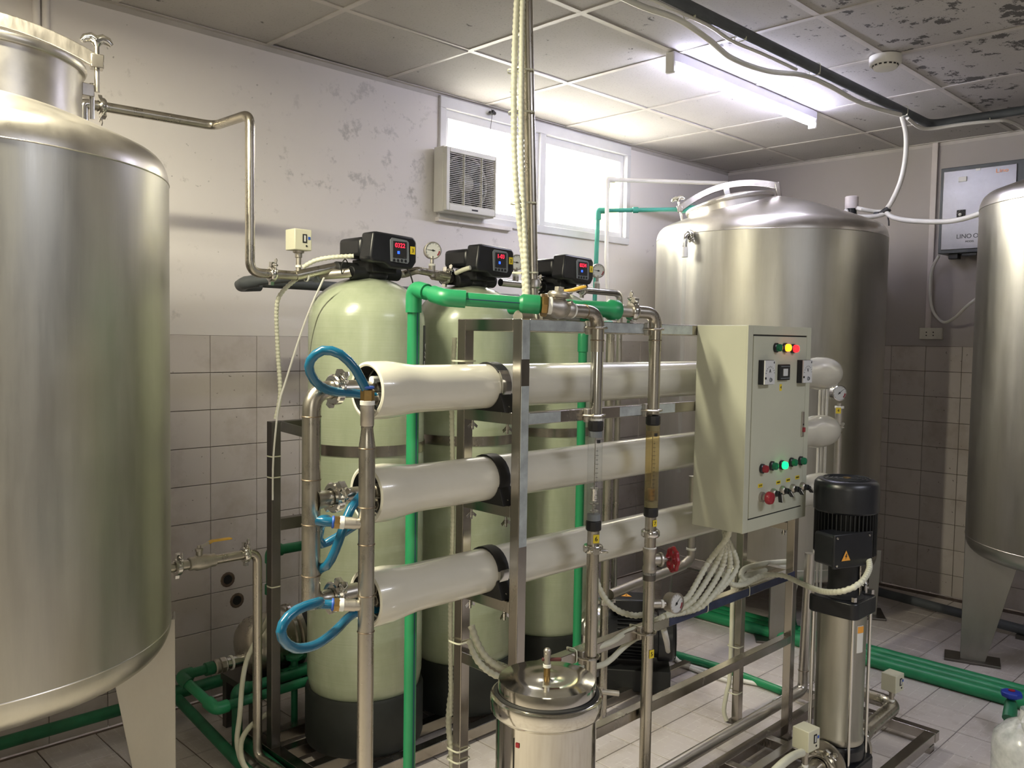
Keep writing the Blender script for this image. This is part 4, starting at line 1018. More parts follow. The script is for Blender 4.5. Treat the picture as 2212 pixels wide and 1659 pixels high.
for k, (px, py) in enumerate(((1668, 1065), (1688, 1059), (1710, 1055), (1731, 1051))):
    p = on_door(px, py)
    MB().lathe([(.0145, 0), (.0145, .006), (.012, .012), (.010, .014)], p, (0, -1, 0), 20).build('switch_collar', 'cast', dr)
    ang = (-1.35, -.75, -.72, -.68)[k]; dv = V((math.cos(ang), 0, math.sin(ang)))
    q = p+V((0, -.012, 0)); pr_ = V((-dv.z, 0, dv.x))
    MB().cyl(q, q+V((0, -.012, 0)), .009, seg=14).prism([(-.004, -.0045), (-.004, .0045), (.026, .003), (.026, -.003)], q+V((0, -.020, 0)), dv, pr_, (0, .012, 0)).build('rotary_switch', 'black', dr, bevel=.001)
    MB().prism([(0, -.0012), (.024, -.0008), (.024, .0008), (0, .0012)], q+V((0, -.0205, 0)), dv, pr_, (0, .001, 0)).build('pointer_mark', 'ptfe', dr, smooth=False)
p = on_door(1644, 1073)
MB().lathe([(.0155, 0), (.0155, .008), (.010, .010), (.010, .022)], p, (0, -1, 0), 22).build('stop_collar', 'cast', dr)
MB().lathe([(.010, .018), (.017, .020), (.0195, .024), (.0195, .030), (.017, .036), (.008, .039), (0, .0395)], p, (0, -1, 0), 26).build('stop_button', 'redbtn', dr)
MB().torus(p+V((0, -.0375, 0)), (0, 1, 0), .009, .0008, 18, 5).build('arrow_ring', 'ptfe', dr)
MB().bb((CX0+.05, CY0+.03, CZ0-.012), (CX0+.11, CY1-.03, CZ0)).build('cable_gland', 'black', cb)

# ================================================================== CEILING FITTINGS
lamp = thing('ceiling_lamp', 'lit fluorescent tube on a white batten under the ceiling panels', 'lamp', (3.56, 2.08, 2.6))
LX0, LX1, LY = 2.935, 4.185, 2.085
MB().bb((LX0, LY-.022, 2.588), (LX1, LY+.022, 2.629)).build('batten', 'lampbody', lamp, bevel=.004)
for x in (LX0+.008, LX1-.008): MB().bb((x-.010, LY-.020, 2.545), (x+.010, LY+.020, 2.629)).build('tube_holder', 'white', lamp, bevel=.004)
MB().cyl((LX0+.02, LY-.012, 2.562), (LX1-.02, LY-.012, 2.562), .0125, seg=18).build('tube', 'tube', lamp)
sm = thing('smoke_detector', 'round white smoke detector on the mouldy ceiling', 'detector', tuple(spot(1913, 128, z=2.62)))
pz_ = spot(1913, 122, z=2.63)
MB().lathe([(.062, 0), (.062, .030), (.058, .036), (.050, .036), (.046, .048), (.040, .052), (0, .053)], pz_, (0, 0, -1), 40).build('housing', 'white', sm)
sl = MB()
for k in range(16):
    a = 2*PI*k/16; sl.box(pz_+V((.0485*math.cos(a), .0485*math.sin(a), -.0385)), (.004, .011, .006), Matrix.Rotation(a, 3, 'Z'))
sl.build('smoke_slots', 'ink', sm, smooth=False)
cp = thing('ceiling_conduit_pipe', 'dark grey pipe slung under the ceiling, bending along the far wall', 'pipe', (2.4, 1.69, 2.57))
MB().tube(fillet([(.3, 1.70, 2.575), (4.60, 1.665, 2.575), (4.62, .5, 2.575)], .07), .0205, 16).build('pipe', 'pvc', cp)
for px, py in ((1490, 25), (1600, 75), (1760, 150), (1950, 240), (2140, 250)):
    p = spot(px, py, z=2.572); p.y = min(p.y, 1.70); 
    ax_ = (1, 0, 0) if px < 2000 else (0, 1, 0)
    if px > 2000: p.x = 4.615
    tie(cp, p, ax_, .024, .024, tail=False)
hose('white_cable', 'thick white cable sagging beside the grey ceiling pipe', 'cable',
     [spot(1330, -12, z=2.55), spot(1390, 15, z=2.55), spot(1465, 42, z=2.54), spot(1530, 85, z=2.52), spot(1580, 125, z=2.52), spot(1655, 153, z=2.53), spot(1735, 163, z=2.545), spot(1790, 185, z=2.54), spot(1850, 218, z=2.53), spot(1900, 236, z=2.54), spot(1945, 248, z=2.54)], .0105, 'cable', False, 10)
hose('white_cable', 'thin white cable hanging just under the grey ceiling pipe', 'cable',
     [spot(1400, -6, z=2.56), spot(1450, 18, z=2.55), spot(1530, 55, z=2.55), spot(1580, 88, z=2.54), spot(1650, 118, z=2.54), spot(1720, 150, z=2.55)], .0065, 'cable', False, 8)
hose('white_cable', 'white cable following the ceiling pipe round its bend to the right', 'cable',
     [spot(1960, 255, z=2.55), spot(1985, 275, z=2.535), spot(2010, 278, z=2.535), spot(2080, 268, z=2.54), spot(2140, 262, z=2.54), spot(2180, 262, z=2.54), spot(2225, 285, z=2.53)], .0085, 'cable', False, 8)

# ================================================================== WINDOW FAN AND CORD
fan = thing('exhaust_fan', 'square white louvred exhaust fan set in the window corner', 'fan', (2.64, 3.15, 2.05))
fx0_, fx1_, fz0, fz1, fy = 2.650, 2.985, 2.058, 2.365, 3.140
MB().bb((fx0_, fy+.02, fz0), (fx0_+.02, Y1-.017, fz1)).bb((fx1_-.02, fy+.02, fz0), (fx1_, Y1-.017, fz1)).bb((fx0_+.02, fy+.02, fz1-.02), (fx1_-.02, Y1-.017, fz1)).bb((fx0_+.02, fy+.02, fz0), (fx1_-.02, Y1-.017, fz0+.02)).build('case', 'white', fan, bevel=.004)
MB().bb((fx0_+.005, fy, fz0+.005), (fx0_+.026, fy+.03, fz1-.005)).bb((fx1_-.014, fy, fz0+.005), (fx1_-.005, fy+.03, fz1-.005)).bb((fx0_+.026, fy, fz1-.028), (fx1_-.014, fy+.03, fz1-.005)).bb((fx0_+.026, fy, fz0+.005), (fx1_-.014, fy+.03, fz0+.038)).build('front_rim', 'white', fan, bevel=.003)
MB().bb((fx0_+.02, Y1-.045, fz0+.02), (fx1_-.02, Y1-.017, fz1-.02)).build('interior_shade', 'ink', fan, smooth=False)  # dark sheet stands in for the shaded inside of the fan
lv_ = MB(); nz_ = 27
for k in range(nz_):
    z = fz0+.042+(fz1-fz0-.074)*k/(nz_-1); lv_.box(((fx0_+fx1_)/2+.005, fy+.012, z), (fx1_-fx0_-.04, .011, .0026), Matrix.Rotation(.15, 3, 'X'))
for x in (fx0_+.12, fx0_+.235): lv_.bb((x-.0012, fy+.001, fz0+.035), (x+.0012, fy+.02, fz1-.026))
lv_.build('louvres', 'white', fan, smooth=False)
cxf, czf = (fx0_+fx1_)/2, (fz0+fz1)/2
MB().torus((cxf, fy+.05, czf), (0, 1, 0), .135, .006, 48, 8).build('fan_ring', 'white', fan)
bl = MB().lathe([(.035, 0), (.034, -.015), (.020, -.028), (0, -.03)], (cxf, fy+.06, czf), (0, 1, 0), 24)
for k in range(5):
    a = 2*PI*k/5; u = V((math.cos(a), 0, math.sin(a))); w_ = V((-math.sin(a), 0, math.cos(a)))
    bl.prism([(.03, -.02), (.12, -.05), (.125, .03), (.03, .02)], (cxf, fy+.055, czf), u, (w_+V((0, .35, 0))).normalized(), (0, .003, 0))
bl.build('fan_blades', 'grey_plastic', fan)
MB().lathe([(.045, 0), (.044, -.012), (.030, -.022), (0, -.026)], (cxf, fy+.05, czf), (0, 1, 0), 28).build('fan_hub', 'white', fan)
MB().bb((cxf+.0, fy-.001, fz0+.017), (cxf+.04, fy+.001, fz0+.025)).build('maker_plate', 'ink', fan, smooth=False)
cdp = thing('pull_cord', 'thin cord hanging from a dark clip above the exhaust fan', 'cord', tuple(spot(1062, 243, y=Y1-.02)))
a_ = spot(1064, 243, y=Y1-.035); b_ = V((fx1_-.03, Y1-.06, fz1))
MB().tube([a_, (a_+b_)/2+V((0, 0, -.003)), b_], .0012, 6).build('cord', 'wire', cdp)
MB().box(a_, (.014, .016, .022), Matrix.Rotation(.4, 3, 'Y')).sphere(a_+V((-.016, 0, -.004)), .009, 10).sphere(a_+V((.014, 0, -.002)), .009, 10).build('clip', 'wire', cdp, bevel=.002)
MB().tube([a_, a_+V((-.004, .005, .018)), a_+V((.006, .012, .028))], .0018, 6).build('hook', 'pipe', cdp)

# ================================================================== DROP PIPE FROM THE CEILING WITH CONDUITS
dp = thing('ceiling_drop_pipe', 'stainless pipe dropping from the ceiling in front of the window to the check valve', 'pipe', (1.65, 1.62, 1.5))
q0 = spot(1151, 640, y=1.60); q1 = spot(1138, 0, y=1.60); q1 = q0+(q1-q0)*((2.628-q0.z)/(q1.z-q0.z))
MB().cyl(q0, q1, .0150, seg=22).build('pipe', 'pipe', dp)
MB().lathe([(.0155, 0), (.019, .004), (.019, .022), (.016, .026)], q0+V((0, 0, .02)), (0, 0, 1), 20).build('collar', 'cast', dp)
MB().box(q0+V((.006, -.004, -.006)), (.045, .030, .018)).build('foot_bracket', 'cast', dp, bevel=.002)
for py in (590, 440, 245, 155): p = spot(1146+(py-590)*.022, py, y=1.60); tie(dp, p-V((.012, -.008, 0)), (0, 0, 1), .034, .020, ux=CR, tail=False)
hose('ribbed_conduit', 'ribbed white conduit left of the steel drop pipe, outer one', 'conduit', [spot(1118, -30, y=1.60), spot(1112, 100, y=1.60), spot(1110, 230, y=1.60), spot(1112, 350, y=1.60), spot(1120, 460, y=1.60), spot(1131, 560, y=1.60), spot(1134, 640, y=1.60), spot(1136, 684, y=1.61)], .0085, group='conduits strapped to the drop pipe')
hose('ribbed_conduit', 'ribbed white conduit squeezed between the outer one and the drop pipe', 'conduit', [spot(1130, -30, y=1.585), spot(1127, 100, y=1.585), spot(1126, 300, y=1.585), spot(1131, 450, y=1.59), spot(1136, 560, y=1.59), spot(1140, 640, y=1.59)], .0078, group='conduits strapped to the drop pipe')

# ================================================================== UPPER PIPEWORK OF THE VESSELS
sp = thing('steel_supply_pipe', 'stainless pipe from the left tank top stepping down the wall to the first filter head', 'pipe', (1.33, 2.5, 1.7))
xv = spot(540, 400, y=2.50).x; zt_ = spot(537, 246, y=2.5).z; zb2 = spot(560, 590, y=2.5).z
K = spot(463, 272, z=zt_); Nn = spot(196, 226, y=K.y)
path = fillet([Nn, K, V((xv, 2.5, zt_)), V((xv, 2.5, zb2)), V((xv+.16, 2.5, zb2))], .038, 8)
MB().tube(path, .0150, 18).build('pipe', 'pipe', sp)
MB().cyl((xv+.16, 2.5, zb2), (1.745-.125, 2.492, 1.690), .0165, seg=18).build('pipe', 'pipe', sp)
clamp(sp, (xv+.075, 2.5, zb2), (1, 0, 0), .0155, (-.2, -.1, 1)); ring_tape(sp, (xv+.2, 2.5, zb2), (1, 0, 0), .0175, h=.003)
nd = (K-Nn).normalized()
clamp(sp, Nn+nd*.03, nd, .016, (0, -.4, -.9))
MB().tube(fillet([Nn, Nn-nd*.022, Nn-nd*.022-V((0, 0, .16))], .018), .0155, 16).build('tank_nozzle', 'bright', sp)
def pswitch(px, py, y, label, base_z, dirn=None, s=1.0):
    """beige pressure switch: box with slotted window on a threaded neck"""
    c = spot(px, py, y=y); t = thing('pressure_switch', label, 'switch', tuple(c), 'beige pressure switches')
    w, d, h = .038*s, .036*s, .066*s
    rot = Matrix.Rotation(dirn or 0, 3, 'Z')
    MB().box(c, (2*w, 2*d, h*1.25), rot).build('box', 'switch', t, bevel=.0025)
    f = c+rot @ V((0, -d-.0006, 0)); ux = rot @ V((1, 0, 0))
    MB().box(f+ux*.006*s+V((0, 0, .004)), (.019*s, .0015, .034*s), rot).build('scale_window', 'ink', t, smooth=False)
    MB().box(f+ux*.006*s+V((0, 0, .004))+rot @ V((0, -.001, 0)), (.008*s, .001, .024*s), rot).build('scale', 'dial', t, smooth=False)
    MB().box(f+ux*.026*s+V((0, 0, .006)), (.010*s, .001, .011*s), rot).build('blue_mark', 'bluemark', t, smooth=False)
    MB().lathe([(.0035, 0), (.003, .001), (0, .0012)], f+ux*.014*s-V((0, 0, .024*s)), rot @ V((0, -1, 0)), 10).build('screw', 'ink', t)
    z1 = c.z-h*.62
    MB().lathe([(.022*s, 0), (.022*s, -.007), (.014*s, -.009), (.014*s, -.022), (.010*s, -.024)], (c.x, c.y, z1), seg=20).build('bellows', 'cast', t)
    MB().cyl((c.x, c.y, z1-.02), (c.x, c.y, base_z), .0105*s, seg=16).build('neck', 'cast', t)
    ring_tape(t, (c.x, c.y, (z1-.02+base_z)/2), (0, 0, 1), .0125*s, h=.004)
    return t, c
pswitch(645, 519, 2.50, 'beige pressure switch above the pipe into the first filter head', zb2, s=.82)
# sight gauges and links between the heads
lk = thing('link_pipe', 'stainless link pipes with pressure gauges between the filter heads', 'pipe', (1.9, 2.43, 1.68))
LYy, LZ = 2.435, 1.686
MB().tube(fillet([(1.875, VY, 1.683), (1.90, VY, 1.683), (1.925, LYy, LZ+.012), (2.075, LYy, LZ)], .02), .0135, 16).build('pipe', 'pipe', lk)
MB().cyl((2.0, LYy, LZ-.002), (2.11, LYy+.03, LZ-.006), .0165).build('tee', 'cast', lk)
clamp(lk, (2.075, LYy+.02, LZ-.004), (1, .2, 0), .0155, (0, -.1, 1))
MB().cyl((2.34, LYy, LZ-.008), (2.56, LYy, LZ-.012), .0150).build('pipe', 'bright', lk); clamp(lk, (2.54, LYy, LZ-.012), (1, 0, 0), .015, (0, -.1, 1))
MB().tube(fillet([(2.80, LYy, LZ-.012), (3.09, LYy, LZ-.015), (3.09, LYy, LZ-.14)], .04), .0150, 16).build('pipe', 'bright', lk); clamp(lk, (2.83, LYy, LZ-.012), (1, 0, 0), .015, (0, -.1, 1))
MB().cyl((3.09, LYy, .1), (3.09, LYy, LZ-.12), .0150).build('drop', 'pipe', lk)
for (gx_, px, py, rr) in ((2.0, 935, 541, .0315), (2.43, 1116, 567, .0315), (2.93, 1292, 585, .0315)):
    c = spot(px, py, y=LYy-.005)
    MB().cyl((c.x, c.y+.004, LZ-.008), (c.x, c.y+.004, c.z-.055), .012).cyl((c.x, c.y+.004, c.z-.06), (c.x, c.y+.004, c.z-.02), .0065).build('gauge_stem', 'cast', lk)
    ring_tape(lk, (c.x, c.y+.004, c.z-.052), (0, 0, 1), .0125, h=.004); gauge(lk, c, (-.42, -.9, 0), rr, needle=3.05, mat='cast')
# grey drain pipework
pv = thing('grey_drain_pipe', 'dark grey plastic drain pipe folded beside the first filter head', 'pipe', (1.4, 2.7, 1.66))
c0 = spot(530, 611, y=2.80); c1 = spot(600, 603, y=2.70); c2 = spot(690, 594, y=2.53)
MB().tube(fillet([V((2.9, 2.90, 1.652)), V((1.50, 2.88, 1.650)), spot(517, 617, y=2.86)], .03), .0195, 18).build('long_pipe', 'pvc', pv)
MB().tube(fillet([spot(560, 616, y=2.88), spot(519, 617, y=2.87), c0, spot(560, 606, y=2.76)], .03), .0225, 18).build('elbow', 'pvc', pv)
MB().tube([spot(548, 608, y=2.77), c1, c2], .0165, 16).build('short_pipe', 'pvc', pv)
ud = (c2-c1).normalized()
un = MB().lathe([(.020, 0), (.025, .003), (.025, .026), (.020, .029)], c2-ud*.02, ud, 14, True).lathe([(.0185, -.012), (.0185, .0)], c2-ud*.02, ud, 16, True)
un.build('union_nut', 'grey_plastic', pv, ang=20); MB().tube([c2, spot(752, 590, y=2.44), (1.745-.10, VY-.045, 1.672)], .0165, 16).build('tail_pipe', 'cast', pv)
hose('ribbed_conduit', 'ribbed conduit hanging from the first filter head down to the dark post', 'conduit', [spot(652, 594, y=2.52), spot(625, 615, y=2.52), spot(603, 640, y=2.53), spot(597, 675, y=2.55), spot(600, 760, y=2.58), spot(605, 850, y=2.595), V((px_+.004, 2.597, 1.175))], .0075, group='conduits beside the first vessel')
hose('thin_cable', 'thin beige cable slanting from the first filter head to the dark post', 'cord', [spot(700, 600, y=2.40), spot(675, 655, y=2.45), spot(650, 720, y=2.5), spot(618, 820, y=2.54), spot(603, 870, y=2.55), spot(596, 925, y=2.56), spot(590, 1000, y=2.57), spot(589, 1080, y=2.58)], .0032, 'cable', False, 8)
hose('ribbed_conduit', 'short pale sleeve curving into the side of the first filter head', 'conduit', [spot(655, 577, y=2.47), spot(680, 563, y=2.44), spot(715, 556, y=2.40), spot(764, 553, y=2.36)], .0078, 'conduit', group='conduits beside the first vessel')
hose('ribbed_conduit', 'pale stub of conduit below the second filter head', 'conduit', [spot(985, 590, y=2.40), spot(1000, 583, y=2.36), spot(1016, 578, y=2.33)], .008, 'conduit', False)
for i, (x, px) in enumerate(((1.745, 0), (2.212, 0), (2.68, 0))):
    hose('black_wire', ('thin black wire loop under the first filter head', 'thin black wire loop under the second filter head', 'thin black wire loop under the third filter head')[i], 'wire', [(x-.10, VY-.03, 1.70), (x-.125, VY-.05, 1.715), (x-.14, VY-.05, 1.69), (x-.13, VY-.04, 1.665)], .0022, 'wire', False, 6)
hose('black_wire', 'black lead with a plug hanging from the first filter head', 'wire', [(1.80, VY-.14, 1.70), (1.815, VY-.15, 1.67), (1.835, VY-.14, 1.64)], .0028, 'wire', False, 6)

# pipes crossing to the far tank
wp = thing('white_vent_pipe', 'thin painted pipe rising past the window and crossing to the far tank cover', 'pipe', (3.2, 2.98, 2.3))
w0 = spot(1312, 388, y=3.02); w1 = spot(1570, 396, y=2.72); w2 = spot(1316, 700, y=2.92)
MB().tube([w1, (w0+w1)/2, w0], .0115, 14).build('pipe', 'whitepipe', wp); MB().tube([w0, spot(1310, 560, y=2.99), w2, V((w2.x, w2.y, .9))], .0115, 14).build('pipe', 'whitepipe', wp)
MB().tube(fillet([w0-V((0, 0, .045)), w0, w0+(w1-w0).normalized()*.045], .01), .0165, 14).build('elbow', 'whitepipe', wp)
tg = thing('teal_pipe', 'green pipe rising past the window and crossing into the far tank manway', 'pipe', (3.1, 3.1, 2.0))
t0 = spot(1292, 455, y=3.06); t1 = spot(1497, 452, y=2.70); t2 = spot(1285, 640, y=3.06)
MB().tube([t0, t2, V((t2.x, t2.y, .3))], .0125, 14).build('pipe', 'teal', tg); MB().tube([t0, t1], .0115, 14).build('pipe', 'teal', tg)
MB().tube(fillet([t0-V((0, 0, .05)), t0, t0+(t1-t0).normalized()*.05], .012), .0175, 14).build('elbow', 'teal', tg)
tdn = (t1-t0).normalized(); MB().lathe([(.0125, -.09), (.020, -.06), (.022, -.02), (.022, .03)], t1, tdn, 18, True).build('socket', 'teal', tg)
MB().lathe([(.0165, -.01), (.0165, .02)], t0+tdn*.20, tdn, 16, True).build('coupling', 'teal', tg)
# grey trunk pipes in the top left corner of the wall
for k, (px, w_) in enumerate(((80, 'left'), (100, 'right'))):
    a_ = spot(px, 60, y=Y1-.02)
    o_ = MB().cyl((a_.x, Y1-.014, 1.5), (a_.x, Y1-.014, ZC-.002), .012).build('painted_wall_pipe', 'plaster'); origin(o_, (a_.x, Y1-.014, 1.5)); tag(o_, 'painted pipe running up the wall behind the left tank, %s one of the pair' % w_, 'pipe', 'painted pipes on the wall')
# faint pipes under the window
# ================================================================== FAR TANK FLOAT SWITCH AND CABLES
fs = spot(1839, 462, z=2.150); fl = thing('float_switch', 'small white canister on a black base atop the far tank', 'switch', tuple(fs))
MB().cyl(fs, fs+V((0, 0, .028)), .026, seg=18).lathe([(.020, -.02), (.030, -.006), (.030, 0)], fs, (0, 0, 1), 18).build('base', 'black', fl)
MB().lathe([(.033, .026), (.034, .03), (.034, .088), (.030, .092), (0, .093)], fs, (0, 0, 1), 24).build('canister', 'trim', fl)
MB().tube(smooth_path([fs+V((.02, -.02, .0)), fs+V((.03, -.04, -.012)), fs+V((.035, -.035, -.028))]), .0025, 6).build('yellow_wire', 'yellow_paint', fl)
tie_p = spot(1912, 457, x=4.55)
hose('white_cable', 'white cable dropping from the ceiling to the black-taped junction over the far tank', 'cable', [spot(1948, 250, x=4.58), spot(1957, 290, x=4.58), spot(1956, 340, x=4.57), spot(1946, 390, x=4.56), spot(1928, 432, x=4.55), tie_p], .0125, 'cable', False, 12)
hose('white_cable', 'white cable looping from the junction round the float switch', 'cable', [tie_p, spot(1890, 457, x=4.55), spot(1862, 452, x=4.5), fs+V((.01, -.02, .030))], .011, 'cable', False, 12)
hose('white_cable', 'lower white cable curling back under the float switch', 'cable', [tie_p+V((0, 0, -.01)), spot(1893, 467, x=4.52), spot(1860, 468, x=4.48), spot(1832, 463, x=4.45), spot(1828, 455, x=4.5)], .0115, 'cable', False, 12)
hose('white_cable', 'white cable sagging from the taped junction to the right-hand tank', 'cable', [tie_p, spot(1930, 470, x=4.53), spot(1970, 477, x=4.5), spot(2030, 479, x=4.45), spot(2070, 475, x=4.4), spot(2100, 467, x=4.38), spot(2135, 455, x=4.36)], .0125, 'cable', False, 12)
tp = thing('black_tape', 'black tape and tie binding the white cables together', 'tape', tuple(tie_p))
MB().cyl(tie_p-V((0, -.02, .012)), tie_p+V((0, -.02, .014)), .017, seg=12).cyl(tie_p+V((0, .03, -.012)), tie_p+V((0, .055, -.010)), .016, seg=12).build('wrap', 'wire', tp)
MB().tube([tie_p+V((0, -.01, -.01)), tie_p+V((0, -.02, -.05)), tie_p+V((0, -.022, -.075))], .004, 6).build('tail', 'wire', tp)

# ================================================================== FAR WALL EQUIPMENT
pb = thing('generator_cabinet', 'dark-framed wall cabinet with a shiny grey door lettered LINO', 'cabinet', (5.14, 1.42, 1.98))
bx, by0, by1, bz0, bz1 = 5.145, 1.33, 1.795, 1.975, 2.452
MB().bb((bx+.006, by0, bz0), (X1-.002, by1, bz1)).build('case', 'pvc', pb, smooth=False, bevel=.004)
MB().bb((bx, by0+.08, bz0+.02), (bx+.010, by1-.018, bz1-.022)).build('door', 'door', pb, smooth=False, bevel=.002)
def on_box(px, py): return spot(px, py, x=bx-.001)
p = on_box(2080, 387); MB().bb((bx-.006, p.y-.020, p.z-.013), (bx, p.y+.022, p.z+.013)).build('badge', 'tape', pb, smooth=False, bevel=.001)
p = on_box(2076, 462); k_ = MB().bb((bx-.004, p.y-.022, p.z-.026), (bx, p.y+.022, p.z+.022)).build('switch_plate', 'ink', pb, smooth=False, bevel=.001)
MB().torus((bx-.004, p.y, p.z), (1, 0, 0), .024, .0015, 4, 4).build('switch_rim', 'bright', k_); MB().lathe([(.009, 0), (.008, .008), (0, .009)], (bx-.004, p.y+.003, p.z-.004), (-1, 0, 0), 16).build('switch_knob', 'tape', k_)
p = on_box(2113, 366); MB().bb((bx-.003, p.y-.012, p.z-.006), (bx, p.y+.012, p.z+.006)).build('door_catch', 'tape', pb, smooth=False)
p = on_box(2078, 511); text('LINO', .034, (bx-.001, p.y-.010, p.z), (0, -1, 0), (0, 0, 1), 'ink', pb); text('O', .034, (bx-.001, p.y-.070, p.z), (0, -1, 0), (0, 0, 1), 'ink', pb)
p = on_box(2087, 521); text('MODEL', .014, (bx-.001, p.y-.018, p.z-.002), (0, -1, 0), (0, 0, 1), 'ink', pb)
p = on_box(2165, 368); text('Lino', .030, (bx-.001, p.y, p.z), (0, -1, 0), (0, 0, 1), 'orange_ink', pb, sx=1.2)
MB().bb((bx+.03, by1-.10, bz0-.03), (bx+.08, by1-.05, bz0)).bb((bx+.02, by1-.2, bz0-.018), (bx+.1, by1-.12, bz0)).build('cable_entry', 'black', pb, bevel=.003)
o_ = MB().bb((X1-.3, 1.20, 2.27), (X1-.23, 1.27, 2.39)).build('small_bottle', 'tape', bevel=.01); origin(o_, (X1-.27, 1.235, 2.27)); tag(o_, 'small white carton with an orange mark beside the wall cabinet', 'carton')
m_ = MB().bb((X1-.3012, 1.235, 2.335), (X1-.3, 1.262, 2.375)).build('orange_mark', 'orange_ink', o_, smooth=False)
ty = spot(2020, 330, x=X1-.01).y
tk = struct(MB().bb((X1-.014, ty-.016, 1.56), (X1-.0002, ty+.016, ZC)).build('trim_2', 'trim', smooth=False, bevel=.002))
s0, s1 = spot(1986, 708, x=X1-.02), spot(2035, 733, x=X1-.02)
so = thing('wall_socket', 'cream double socket above the tiled dado of the far wall', 'socket', (X1, (s0.y+s1.y)/2, (s0.z+s1.z)/2))
MB().bb((X1-.022, s1.y, s1.z), (X1-.0005, s0.y, s0.z)).build('plate', 'socket', so, bevel=.003)
for k in (.32, .62):
    y = s0.y+(s1.y-s0.y)*k
    for z in (s1.z+.022, s1.z+.040): MB().lathe([(.0038, .0008), (0, .001)], (X1-.022, y, z), (-1, 0, 0), 10).build('pin_hole', 'ink', so)
hose('grey_cable', 'pale cable looping down the far wall from the dark cabinet to the right tank', 'cable', [V((5.19, 1.80, 1.97)), spot(2016, 575, x=5.22), spot(2009, 610, x=5.25), spot(2013, 665, x=5.25), spot(2035, 695, x=5.2), spot(2060, 688, x=5.1), spot(2090, 660, x=5.0), spot(2130, 630, x=4.93)], .0085, 'cable', False, 10)

# ================================================================== VERTICAL MULTISTAGE PUMP
PX, PY = 2.652, 1.168
pm = thing('vertical_pump', 'tall vertical pump with black ribbed motor and steel barrel', 'pump', (PX, PY, 0.06)); O = (PX, PY, 0)
rv = Matrix.Rotation(math.atan2(PY, PX), 3, 'Z')      # faces turned towards the room
def rsq(r, z0, z1, rc, n=4, ang=0):
    """rounded square ring stack as prism"""
    pts = []
    for q in range(4):
        cx_, cy_ = ((1, 1), (-1, 1), (-1, -1), (1, -1))[q]
        for k in range(n+1):
            a = PI/2*q+PI/2*k/n; pts.append((cx_*(r-rc)+rc*math.cos(a), cy_*(r-rc)+rc*math.sin(a)))
    return pts
MB().prism(rsq(.088, 0, 0, .03), (PX, PY, .062), (1, 0, 0), (0, 1, 0), (0, 0, .085)).cyl((PX-.085, PY, .145), (PX+.085, PY, .145), .038)\
    .lathe([(.07, .14), (.080, .15), (.080, .19), (.07, .20)], O, seg=32, caps=True).build('pump_foot', 'black', pm, bevel=.006)
for sx_ in (-1, 1):
    MB().lathe([(.03, 0), (.070, 0), (.072, .003), (.072, .012), (.06, .014), (.03, .016)], (PX+sx_*.088, PY, .145), (sx_, 0, 0), 36).build('port_flange', 'cast', pm)
    clamp(pm, (PX+sx_*.118, PY, .145), (1, 0, 0), .030, (0, -.4, .9)); MB().cyl((PX+sx_*.10, PY, .145), (PX+sx_*.135, PY, .145), .028).build('port_pipe', 'pipe', pm)
MB().lathe([(.075, .20), (.078, .206), (.078, .222), (.074, .228), (.074, .615)], O, seg=48).build('barrel', 'tank', pm)
p = V((PX, PY, 0)); lab = wrap_label(pm, PX, PY, .073, math.radians(-118), math.radians(-98), .50, .585); wrap_label(pm, PX, PY, .0745, math.radians(-117), math.radians(-99), .563, .583, 'orange', 'label_heading')
for sx_ in (-1, 1):
    for sy_ in (-1, 1):
        MB().cyl((PX+sx_*.064, PY+sy_*.064, .10), (PX+sx_*.064, PY+sy_*.064, .625), .0055, seg=10).build('tie_rod', 'bright', pm)
        MB().cyl((PX+sx_*.064, PY+sy_*.064, .668), (PX+sx_*.064, PY+sy_*.064, .682), .009, seg=6).build('hex_nut', 'bright', pm, ang=20)
MB().prism(rsq(.080, 0, 0, .022), (PX, PY, .612), (1, 0, 0), (0, 1, 0), (0, 0, .052)).build('top_flange', 'black', pm, bevel=.004)
st_ = MB().lathe([(.066, .665), (.050, .672), (.046, .70), (.046, .76), (.055, .778), (.070, .79), (.070, .80)], O, seg=28); st_.build('motor_stool', 'matte_black', pm)
g_ = MB()
for k in range(7): g_.box(V((PX, PY, 0))+V((.018, -.047, .685+.014*k)), (.030, .003, .010), Matrix.Rotation(.35, 3, 'Z'))
g_.build('coupling_guard', 'bright', pm, smooth=False)
MB().box((PX+.018, PY-.0465, .725), (.034, .002, .105), Matrix.Rotation(.35, 3, 'Z')).build('guard_plate', 'cast', pm, smooth=False)
MB().cyl((PX+.06, PY-.045, .667), (PX+.06, PY-.045, .69), .012, seg=6).lathe([(.006, 0), (.010, .01), (.006, .018)], (PX+.06, PY-.045, .688), seg=12, caps=True).build('vent_plug', 'bright', pm)
MB().cyl(O[:2]+(.795,), O[:2]+(.96,), .080, seg=40).build('motor_core', 'matte_black', pm)
fn = MB()
for k in range(44):
    a = 2*PI*k/44; fn.box((PX+.085*math.cos(a), PY+.085*math.sin(a), .880), (.018, .0028, .155), Matrix.Rotation(a, 3, 'Z'))
fn.build('cooling_fins', 'matte_black', pm, smooth=False)
MB().lathe([(.094, .935), (.098, .94), (.098, 1.010), (.096, 1.024), (.088, 1.033), (.080, 1.035), (.0, 1.038)], O, seg=48).build('fan_cover', 'black', pm)
hb_ = MB()
for rr in (.028, .042, .056, .070): hb_.torus((PX, PY, 1.0375), (0, 0, 1), rr, .0016, 30, 4)
hb_.build('grille_rings', 'matte_black', pm); MB().lathe([(.012, 1.0375), (.012, 1.0395), (0, 1.0398)], O, seg=18).build('top_badge', 'brass', pm)
npv = V((-.25, -.97, 0)).normalized()
